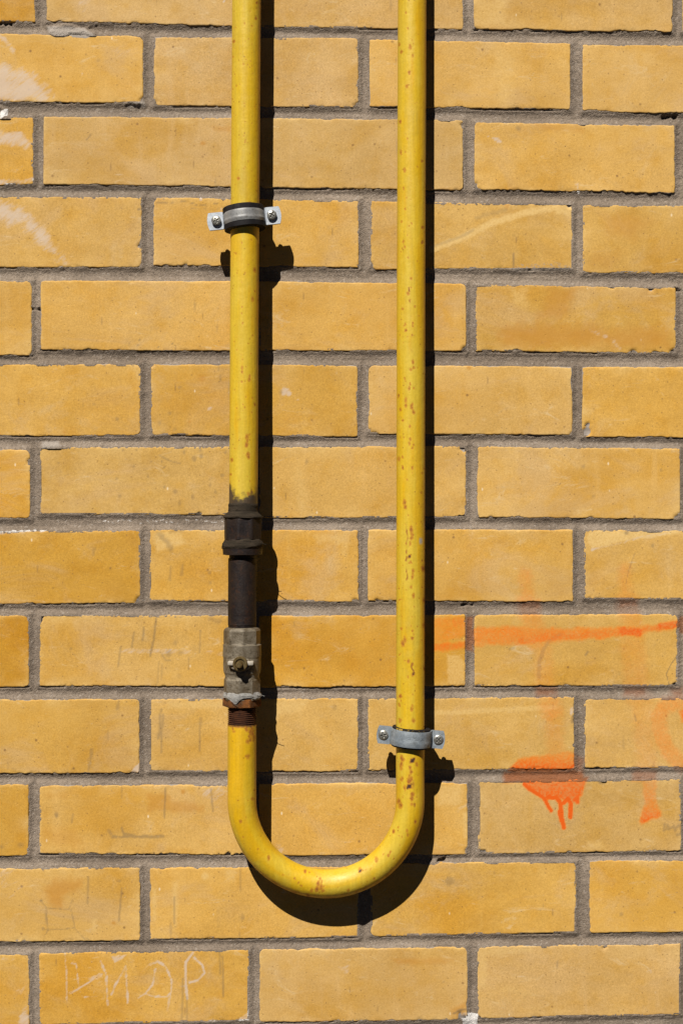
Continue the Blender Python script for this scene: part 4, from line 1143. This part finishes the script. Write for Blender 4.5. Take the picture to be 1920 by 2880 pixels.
def loft(name, secs, mat, parent, nseg=96, seed=0, rough=0.0, sag=None, cap=(True, True), deg=30, twist=0.0, rfreq=(8, 5)):
    """secs: (photo row v, half width in photo px at the pipe's depth, n, rot, rounding)"""
    th = np.linspace(0, 2 * np.pi, nseg, endpoint=False)
    v = np.array([s[0] for s in secs], float)
    c = Lpos(v)
    d = -c[:, 1]
    kk = K * (CAMD - d) / CAMD
    Vv = []
    for i, s in enumerate(secs):
        r = section(th, s[1] * kk[i], *(s[2:] if len(s) > 2 else ()))
        if rough:
            r = r + rough * kk[i] * fbm(np.cos(th) * rfreq[0] + seed, np.sin(th) * rfreq[0] + s[0] / rfreq[1], 50 + seed, 3)
        dv = 0
        if rough: dv = rough * 0.6 * kk[i] * fbm(np.cos(th) * 2 + seed, np.sin(th) * 2 + s[0] / 30.0, 60 + seed, 2)
        if sag is not None: dv = dv - sag(th) * kk[i] * (i / (len(secs) - 1)) ** 1.5
        Vv.append(np.stack([c[i, 0] + r * np.cos(th), c[i, 1] + r * np.sin(th), c[i, 2] + dv + twist * kk[i] * np.cos(th)], -1))
    V = np.array(Vv).reshape(-1, 3)
    F = [ring_faces(len(secs), nseg, True, True)]
    extra = []
    if cap[0]:
        V = np.vstack([V, c[0:1]]); k0 = len(V) - 1; q = np.arange(nseg)
        extra.append(np.stack([q, (q + 1) % nseg, np.full(nseg, k0)], -1))
    if cap[1]:
        V = np.vstack([V, c[-1:]]); k1 = len(V) - 1; q = np.arange(nseg); o_ = (len(secs) - 1) * nseg
        extra.append(np.stack([o_ + (q + 1) % nseg, o_ + q, np.full(nseg, k1)], -1))
    if extra: F.append(np.vstack(extra))
    me = mesh_np(name, V, F, True)
    o = part(name, me, mat, parent)
    # loft runs downwards in v: make sure faces look outwards
    import bmesh
    bm = bmesh.new(); bm.from_mesh(me); bmesh.ops.recalc_face_normals(bm, faces=bm.faces); bm.to_mesh(me); bm.free()
    sharp(o, deg)
    return o


coupling = loft('coupling', [(1446, 44), (1448, 50), (1458, 50.5), (1458.5, 49.5, 8, 0.2, 0.8), (1462, 50, 8, 0.2, .8), (1480, 50, 8, 0.2, .8), (1500, 50, 8, .2, .8), (1516, 49.5, 8, .2, .8), (1518, 51), (1534, 53), (1540, 54.5),
                             (1556, 55), (1559, 53), (1560, 43)], M_IRON, None, 128, 1, 0.8, deg=22)
coupling['label'] = 'dark rusty coupling wrapped in hemp'
loft('hemp_winding', [(1416, 40.5), (1419, 41.5), (1423, 42.2), (1428, 41.3), (1432, 42.4), (1438, 41.6), (1441, 43.5), (1445, 48), (1449, 53), (1453, 55.5), (1456, 55), (1459, 52), (1461, 49)], M_HEMP, coupling, 128, 3, 1.6, rfreq=(3, 4), twist=-1.2)
loft('hemp_winding', [(1515, 49), (1518, 51.5), (1522, 54), (1527, 56.5), (1532, 58.3), (1536, 58.4), (1540, 57.2), (1543, 55.0), (1545, 53)], M_HEMP, coupling, 128, 5, 2.4, rfreq=(3, 4), twist=2.0)
loft('lock_ring', [(1542, 53), (1543, 56), (1546, 55.8), (1556, 55.2), (1559.5, 55), (1561, 46)], M_IRON, coupling, 96, 6, 0.8)
nip = loft('nipple', [(1556, 37.5), (1569, 37.5), (1570, 39.4)] + [(v, 40.0 + 0.15 * math.sin(v)) for v in range(1573, 1735, 6)] + [(v, 40.0 if (v // 3) % 2 else 39.4) for v in range(1735, 1757, 3)] + [(1758, 38.8), (1768, 38.5)], M_IRON, None, 96, 8, 0.35)
nip['label'] = 'dark brown steel nipple between coupling and valve'

valve = loft('valve', [(1764, 39), (1765, 43), (1767, 45.5, 8, .52, .8), (1773, 48.2, 8, .52, .95), (1790, 48.2, 8, .52, .95), (1808, 48.2, 8, .52, .95), (1811, 50.5), (1812, 53.4), (1814, 53.9), (1819, 53.2), (1844, 54.0), (1847, 53.4), (1849, 52.6),
                       (1865, 53.0), (1880, 52.6), (1890, 51.5), (1896, 48.5), (1902, 47.6), (1907, 46.6, 8, .26, .6), (1911, 48.2, 8, .26, .95), (1930, 48.2, 8, .26, .95), (1950, 48.2, 8, .26, .95), (1966, 48, 8, .26, .95), (1968, 44)], M_VALVE, None, 144, 9, 0.35, deg=16)
valve['label'] = 'weathered grey valve body with its handle missing'
loft('lock_nut', [(1962, 44), (1963, 46, 6, 0.47, .85), (1966, 47.5, 6, 0.47, .95), (1981, 47.8, 6, 0.47, .95), (1985, 47.6, 6, .47, .95), (1986.5, 47)], M_RUST, valve, 120, 12, 0.9)
loft('thread_sealant', [(1944, 48.6), (1946, 50.4), (1949, 51.8), (1952, 53.0), (1955, 53.8), (1958, 54.2), (1960, 54.0), (1962, 51.5)], M_SEAL, valve, 160, 14, 3.0, rfreq=(3.2, 3),
     sag=lambda t: 15 * np.exp(-((t - 4.42) / .22) ** 2) + 7 * np.exp(-((t - 4.1) / .25) ** 2) + 8 * np.exp(-((t - 5.6) / .25) ** 2) - 3)
th_secs = [(1980, 37.0)]
for k in range(10):
    v0 = 1985 + k * 5.6
    th_secs += [(v0, 36.2), (v0 + 2.3, 40.3), (v0 + 3.0, 40.3), (v0 + 5.4, 36.2)]
thr = loft('threaded_end', th_secs, M_THREAD, bent, 96, 15, 0.0, twist=1.0, deg=25)


# valve stem, washer, stop bars: axes pointing at the viewer
def disc_stack(name, cx_px, cv_px, prof, mat, parent, nseg=48, n=0, rot=0.0, base=None):
    """prof: (mm in front of the pipe axis, mm radius); axis along -y"""
    c = Lpos(np.array([cv_px]))[0]
    d = -c[1] + prof[0][0] * mm
    cx = float(wx(cx_px, d)); cz = float(wz(cv_px, d))
    th = np.linspace(0, 2 * np.pi, nseg, endpoint=False)
    V = []
    for (y, r) in prof:
        rr = section(th, r * mm, n, rot, 1.0)
        V.append(np.stack([cx + rr * np.cos(th), np.full(nseg, c[1] - y * mm), cz + rr * np.sin(th)], -1))
    V = np.array(V).reshape(-1, 3)
    F = [ring_faces(len(prof), nseg)]
    V = np.vstack([V, [[cx, c[1] - prof[-1][0] * mm, cz]]])
    q = np.arange(nseg); o_ = (len(prof) - 1) * nseg
    F.append(np.stack([o_ + q, o_ + (q + 1) % nseg, np.full(nseg, len(V) - 1)], -1))
    me = mesh_np(name, V, F, True)
    import bmesh
    bm = bmesh.new(); bm.from_mesh(me); bmesh.ops.recalc_face_normals(bm, faces=bm.faces); bm.to_mesh(me); bm.free()
    o = part(name, me, mat, parent)
    return sharp(o, 30)


disc_stack('stem_collar', 677, 1866, [(18, 9.5), (23.5, 9.5), (24.2, 9.0), (24.3, 6.2)], M_VALVE, valve)
disc_stack('stem_nut', 676, 1866, [(23, 8.6), (29.2, 8.6), (30.0, 8.0), (30.1, 6.0), (28.4, 5.6)], M_BRASS, valve, 60)
disc_stack('stem', 674, 1867, [(24, 3.9), (37.4, 3.9), (38.4, 3.2), (38.5, 1.4), (38.2, 1.2)], M_BRASS, valve, 40)


def bar(name, u0, v0, u1, v1, y0, y1, mat, parent, bev=0.9):
    c = Lpos(np.array([(v0 + v1) / 2]))[0]
    d = -c[1] + y1 * mm
    x0, x1 = float(wx(u0, d)), float(wx(u1, d)); z1, z0 = float(wz(v0, d)), float(wz(v1, d))
    ya, yb = c[1] - y0 * mm, c[1] - y1 * mm
    b = bev * mm
    hx, hz = (x1 - x0) / 2, (z1 - z0) / 2; cx, cz = (x0 + x1) / 2, (z0 + z1) / 2

    def rr(hx, hz, y, rad, n=5):
        out = []
        for qx, qz, a0 in ((1, 1, 0), (-1, 1, 90), (-1, -1, 180), (1, -1, 270)):
            for k in range(n):
                a = math.radians(a0 + 90 * k / (n - 1))
                out.append((cx + qx * (hx - rad) + rad * math.cos(a), y, cz + qz * (hz - rad) + rad * math.sin(a)))
        return out
    rad = min(hx, hz) * 0.7
    rings = [rr(hx, hz, ya, rad), rr(hx, hz, yb + b, rad), rr(hx - b * .5, hz - b * .5, yb + b * .3, rad * .8), rr(hx - b, hz - b, yb, rad * .6)]
    ns = len(rings[0])
    V = np.array(rings).reshape(-1, 3); V = np.vstack([V, [[cx, yb, cz]]])
    q = np.arange(ns); o_ = 3 * ns
    me = mesh_np(name, V, [ring_faces(4, ns), np.stack([o_ + q, o_ + (q + 1) % ns, np.full(ns, len(V) - 1)], -1)], True)
    import bmesh
    bm = bmesh.new(); bm.from_mesh(me); bmesh.ops.recalc_face_normals(bm, faces=bm.faces); bm.to_mesh(me); bm.free()
    return sharp(part(name, me, mat, parent), 40)


bar('stop_bar', 640, 1860, 664, 1872.5, 12, 26.5, M_PIN, valve)
bar('stop_bar', 690, 1860, 713, 1872.5, 12, 26.5, M_PIN, valve)
bar('boss', 648, 1852, 704, 1884, 10, 24.0, M_VALVE, valve)


def strand(name, pts, rad, mat, parent, ns=6):
    P = np.array(pts, float)
    t = np.linspace(0, len(P) - 1, (len(P) - 1) * 6 + 1)
    Q = np.stack([np.interp(t, np.arange(len(P)), P[:, k]) for k in range(3)], -1)
    for _ in range(8): Q[1:-1] = (Q[:-2] + 2 * Q[1:-1] + Q[2:]) / 4
    V, N, th = tube(name, Q, None, ns, r=rad)
    me = mesh_np(name, V.reshape(-1, 3), ring_faces(len(Q), ns), True)
    return part(name, me, mat, parent)


def lp(u, v, y):
    c = Lpos(np.array([v]))[0]; d = -c[1] + y * mm
    return (float(wx(u, d)), -d, float(wz(v, d)))


strand('loose_hemp', [lp(728, 1524, 14), lp(738, 1528, 16), lp(745, 1531, 17), lp(750, 1531, 17)], 0.00035, M_HEMP, coupling)
strand('loose_hemp', [lp(732, 1527, 10), lp(740, 1522, 12), lp(739, 1520, 13)], 0.0003, M_HEMP, coupling)
strand('loose_hemp', [lp(628, 1535, 8), lp(622, 1538, 9), lp(624, 1543, 10)], 0.0003, M_HEMP, coupling)
strand('loose_hemp', [lp(722, 1952, 14), lp(735, 1955, 15), lp(744, 1958, 15)], 0.00032, M_SEAL, valve)
strand('loose_hemp', [lp(648, 1970, 22), lp(656, 1976, 24), lp(664, 1980, 24)], 0.00035, M_SEAL, valve)


# ------------------------------------------------------------------ clamps
def clamp(name, cu, cv, tilt, depth, px, mats, label, halfspan, sc, lean):
    """cu, cv photo px of the middle; tilt radians; px positions are derived from halfspan"""
    M_TAB, M_BAND = mats
    cx, cz = float(wx(cu, depth)), float(wz(cv, depth))
    root = empty(name, (cx, -depth, cz))
    root.rotation_euler = (lean, tilt, 0)
    tag(root, label, 'pipe clamp', 'clamps holding the yellow pipe')
    R0 = sc['band_r']; hb = sc['band_h']; ht = sc['tab_h']; tk = 1.8 * mm
    x_in = R0 + 0.2 * mm

    def strip(name, sgn, yoff, mat):
        """front (sgn -1) or back (+1) half: tab, half ring, tab"""
        pts = []; hs = []
        def end(sx, k):
            pass
        xs = np.linspace(halfspan, x_in + 2.2 * mm, 8)
        for i, x in enumerate(xs):
            pts.append((-x, 0)); hs.append(ht)
        # bend from tab into ring
        pts += [(-(x_in + 0.9 * mm), sgn * 0.3 * mm), (-(x_in + .1 * mm), sgn * 1.4 * mm)]; hs += [ht * .88 + hb * .12, ht * .45 + hb * .55]
        a0 = math.asin(3.0 * mm / R0)
        for a in np.linspace(math.pi - a0, a0, 41):
            pts.append((R0 * math.cos(a), sgn * R0 * math.sin(a))); hs.append(hb)
        pts += [((x_in + .1 * mm), sgn * 1.4 * mm), ((x_in + 0.9 * mm), sgn * 0.3 * mm)]; hs += [ht * .45 + hb * .55, ht * .88 + hb * .12]
        for x in xs[::-1]:
            pts.append((x, 0)); hs.append(ht)
        pts = np.array(pts); hs = np.array(hs)
        n = len(pts)
        T = np.gradient(pts, axis=0); T /= np.linalg.norm(T, axis=1)[:, None]
        Nn = np.stack([T[:, 1], -T[:, 0]], -1)      # towards -y on the tabs
        nz = 15
        tz = np.linspace(-1, 1, nz)
        F_, B_ = [], []
        for i in range(n):
            for k in range(nz):
                z_ = hs[i] * tz[k]
                x_, y_ = pts[i]
                # bowed tab ends, raised rib round the middle of the band
                if abs(x_) > halfspan - 12 * mm and abs(y_) < 0.5 * mm:
                    f = (abs(x_) - (halfspan - 12 * mm)) / (12 * mm)
                    x_ = x_ - math.copysign(f * 2.2 * mm * abs(tz[k]) ** 2, x_)
                rib = 0.0
                if hs[i] < hb * 1.05:
                    rib = 0.55 * mm * math.exp(-((tz[k] + 0.45) / 0.22) ** 2) * sc['rib'] - 0.5 * mm * abs(tz[k]) ** 6
                out = tk / 2 + rib
                s = 1 if sgn < 0 else -1
                F_.append((x_ + Nn[i, 0] * out * s * 1, y_ + yoff + Nn[i, 1] * out * s, z_))
                B_.append((x_ - Nn[i, 0] * tk / 2 * s, y_ + yoff - Nn[i, 1] * tk / 2 * s, z_))
        V = np.array(F_ + B_)
        nv = n * nz
        i = np.arange(n - 1)[:, None]; k = np.arange(nz - 1)[None, :]
        a = i * nz + k
        f1 = np.stack([a, a + nz, a + nz + 1, a + 1], -1).reshape(-1, 4)
        f2 = f1[:, ::-1] + nv
        loop = np.concatenate([np.arange(nz), np.arange(1, n) * nz + nz - 1, (n - 1) * nz + np.arange(nz - 2, -1, -1), np.arange(n - 2, 0, -1) * nz])
        q = np.arange(len(loop)); l2 = loop[(q + 1) % len(loop)]
        f3 = np.stack([loop, l2, l2 + nv, loop + nv], -1)
        me = mesh_np(name, V, [f1, f2, f3], True)
        import bmesh
        bm = bmesh.new(); bm.from_mesh(me); bmesh.ops.recalc_face_normals(bm, faces=bm.faces); bm.to_mesh(me); bm.free()
        me.materials.append(M_TAB); me.materials.append(M_BAND)
        o = bpy.data.objects.new(name, me); C.objects.link(o); o.parent = root
        for p in me.polygons:
            if abs(p.center[0]) < R0 + 0.6 * mm and abs(p.center[1] - yoff) > 1.6 * mm: p.material_index = 1
        return sharp(o, 38)
    strip('front_band', -1, -0.95 * mm, None)
    strip('back_band', 1, 1.05 * mm, None)
    # rubber liner, a turned ring with lips over the band's edges
    ri = RP - 0.0002; hr = sc['rub_h']; ro = sc['rub_r']
    prof = [(ri, -hr), (ro - .6 * mm, -hr), (ro, -hr + .7 * mm), (ro, -hb + .5 * mm), (ro - .7 * mm, -hb + .9 * mm), (R0 - tk / 2 - .1 * mm, -hb + 1.2 * mm), (R0 - tk / 2 - .1 * mm, hb - 1.2 * mm), (ro - .7 * mm, hb - .9 * mm), (ro, hb - .5 * mm), (ro, hr - .7 * mm), (ro - .6 * mm, hr), (ri, hr)]
    th = np.linspace(0, 2 * np.pi, 96, endpoint=False)
    V = np.array([np.stack([r * np.cos(th), r * np.sin(th) * 0.99, np.full(96, z_) + 0.25 * mm * vnoise(np.cos(th) * 3, np.sin(th) * 3 + z_ * 900, 5)], -1) for r, z_ in prof]).reshape(-1, 3)
    me = mesh_np('rubber_liner', V, ring_faces(len(prof), 96), True)
    o = link('rubber_liner', me, M_RUBBER, root); sharp(o, 35)
    # screws with cross recesses
    for sx, rot in ((-1, 0.35), (1, 0.9)):
        rs, ns = 20, 72
        rad = np.linspace(0, 1, rs); th = np.linspace(0, 2 * np.pi, ns, endpoint=False)
        RR, TH = np.meshgrid(rad, th, indexing='ij')
        hr_ = sc['screw_r']
        x_ = RR * hr_ * np.cos(TH); z_ = RR * hr_ * np.sin(TH)
        hgt = 2.4 * mm * np.sqrt(np.clip(1 - RR ** 2 * .86, 0, 1))
        xr = x_ * math.cos(rot) + z_ * math.sin(rot); zr = -x_ * math.sin(rot) + z_ * math.cos(rot)
        arm = np.minimum(np.maximum(np.abs(xr) - .62 * hr_, np.abs(zr) - .13 * hr_), np.maximum(np.abs(zr) - .62 * hr_, np.abs(xr) - .13 * hr_))
        hgt = hgt - 1.7 * mm * sstep(0.25 * mm, -0.35 * mm, arm)
        V = np.stack([x_, -hgt, z_], -1).reshape(-1, 3)
        side = V[-ns:].copy(); side[:, 1] = 2.5 * mm
        V = np.vstack([V, side])
        me = mesh_np('screw', V, ring_faces(rs + 1, ns, True), True)
        import bmesh
        bm = bmesh.new(); bm.from_mesh(me); bmesh.ops.remove_doubles(bm, verts=bm.verts, dist=1e-6); bmesh.ops.recalc_face_normals(bm, faces=bm.faces); bm.to_mesh(me); bm.free()
        s_ = link('screw', me, M_SCREW, root)
        s_.location = (sx * sc['screw_x'], -sc['screw_y'], sc['screw_dz'] * sx)
        s_.rotation_euler = (0.05, 0.0, 0.06 * sx)
        sharp(s_, 40)
        # shank through the tabs
        pr = [(-sc['screw_y'] + 1.5 * mm, 2.7 * mm), (11 * mm, 2.9 * mm), (12 * mm, 2.2 * mm), (12.2 * mm, .2 * mm)]
        t2 = np.linspace(0, 2 * np.pi, 20, endpoint=False)
        V = np.array([np.stack([r * np.cos(t2), np.full(20, y_), r * np.sin(t2)], -1) for y_, r in pr]).reshape(-1, 3)
        V[:, 0] += 0; me = mesh_np('screw_shank', V - np.array([0, -sc['screw_y'], 0]), ring_faces(4, 20, True, True), True)
        sh = link('screw_shank', me, M_SCREW, s_)
    # stud to the wall
    pr = [(R0 - 1 * mm, 7.5 * mm), (R0 + 2 * mm, 7.5 * mm), (R0 + 2.1 * mm, 4 * mm), (depth + 25 * mm, 4 * mm)]
    t2 = np.linspace(0, 2 * np.pi, 24, endpoint=False)
    V = np.array([np.stack([r * np.cos(t2), np.full(24, y_), r * np.sin(t2)], -1) for y_, r in pr]).reshape(-1, 3)
    sharp(link('wall_stud', mesh_np('wall_stud', V, ring_faces(4, 24, True, True), True), M_SCREW, root), 35)
    return root


c1 = clamp('pipe_clamp', 687, 615, -0.100, 0.0385, None, (M_ZINC, M_ZINCB), 'bright zinc pipe clamp with black rubber on the left pipe', 0.0440,
           dict(band_r=23.6 * mm, band_h=6.9 * mm, tab_h=10.4 * mm, rub_h=13.4 * mm, rub_r=24.6 * mm, rib=1.0, screw_r=5.6 * mm, screw_x=33.0 * mm, screw_y=4.8 * mm, screw_dz=0.0), -0.06)
c2 = clamp('pipe_clamp', 1154.5, 2073, 0.088, 0.0380, None, (M_GREY, M_GREY), 'grey coated pipe clamp splashed with yellow paint on the right leg', 0.0405,
           dict(band_r=23.4 * mm, band_h=9.4 * mm, tab_h=10.6 * mm, rub_h=11.6 * mm, rub_r=22.6 * mm, rib=0.6, screw_r=5.8 * mm, screw_x=32.8 * mm, screw_y=2.0 * mm, screw_dz=0.0), 0.02)


# stamped marks on the bands, wrapped round the curve
def wrap_text(root, txt, size, x0, z0, r, mat, name='stamp', extr=0.00018):
    cu = bpy.data.curves.new(name, 'FONT')
    cu.body = txt; cu.size = size; cu.extrude = extr; cu.resolution_u = 3
    tmp = bpy.data.objects.new(name, cu); C.objects.link(tmp)
    bpy.context.view_layer.update()
    dg = bpy.context.evaluated_depsgraph_get()
    me = bpy.data.meshes.new_from_object(tmp.evaluated_get(dg))
    bpy.data.objects.remove(tmp)
    for v in me.vertices:
        x, z_, y = v.co.x + x0, v.co.y + z0, v.co.z
        a = x / r
        v.co = ((r + y) * math.sin(a), -(r + y) * math.cos(a) - 0.00095, z_)
    me.update()
    return link(name, me, mat, root)


wrap_text(c2, '22-25', 0.0052, 0.0035, 0.0005, 0.0234 + 0.00095, M_GREY)
wrap_text(c2, 'o', 0.0070, -0.0055, 0.0008, 0.0234 + 0.00095, M_GREY)
wrap_text(c1, 'L', 0.0056, -0.0022, 0.0002, 0.0236 + 0.00093, M_SCREW, extr=0.00012)


# yellow paint splashed on the second clamp's liner and band
def splash(root, cells, r, name='paint_splash'):
    V, F = [], []
    rs = np.random.default_rng(5)
    for (x, z_, w_, h_) in cells:
        k = 9; o_ = len(V)
        V.append((x, z_))
        for q in range(k):
            a = 2 * math.pi * q / k
            f = rs.uniform(.55, 1.2)
            V.append((x + w_ * f * math.cos(a), z_ + h_ * f * math.sin(a)))
        for q in range(k): F.append((o_, o_ + 1 + q, o_ + 1 + (q + 1) % k))
    V = np.array(V) * mm
    a = V[:, 0] / r
    rr = r + 0.00012 * (1 + (np.arange(len(V)) % 3))
    W = np.stack([rr * np.sin(a), -rr * np.cos(a), V[:, 1]], -1)
    o = link(name, mesh_np(name, W, np.array(F), True), M_SPLASH, root)
    o['kind'] = 'stuff'
    return o


rs = np.random.default_rng(3)
cells = [(-17 + rs.uniform(-4, 5), 10.4 + rs.uniform(-.9, .8), rs.uniform(.3, 1.3), rs.uniform(.25, .9)) for _ in range(26)]
cells += [(rs.uniform(-18, 16), 10.2 + rs.uniform(-.7, 1.0), rs.uniform(.2, .6), rs.uniform(.12, .35)) for _ in range(22)]
splash(c2, cells, 22.75 * mm)
cells = [(-2 + rs.uniform(-2.5, 2.5), 4.2 + rs.uniform(-1.2, 1.0), rs.uniform(.5, 1.5), rs.uniform(.3, .8)) for _ in range(10)]
cells += [(-14 + rs.uniform(-5, 4), 3.5 + rs.uniform(-2, 1.5), rs.uniform(.2, .7), rs.uniform(.2, .6)) for _ in range(12)]
splash(c2, cells, 24.45 * mm)
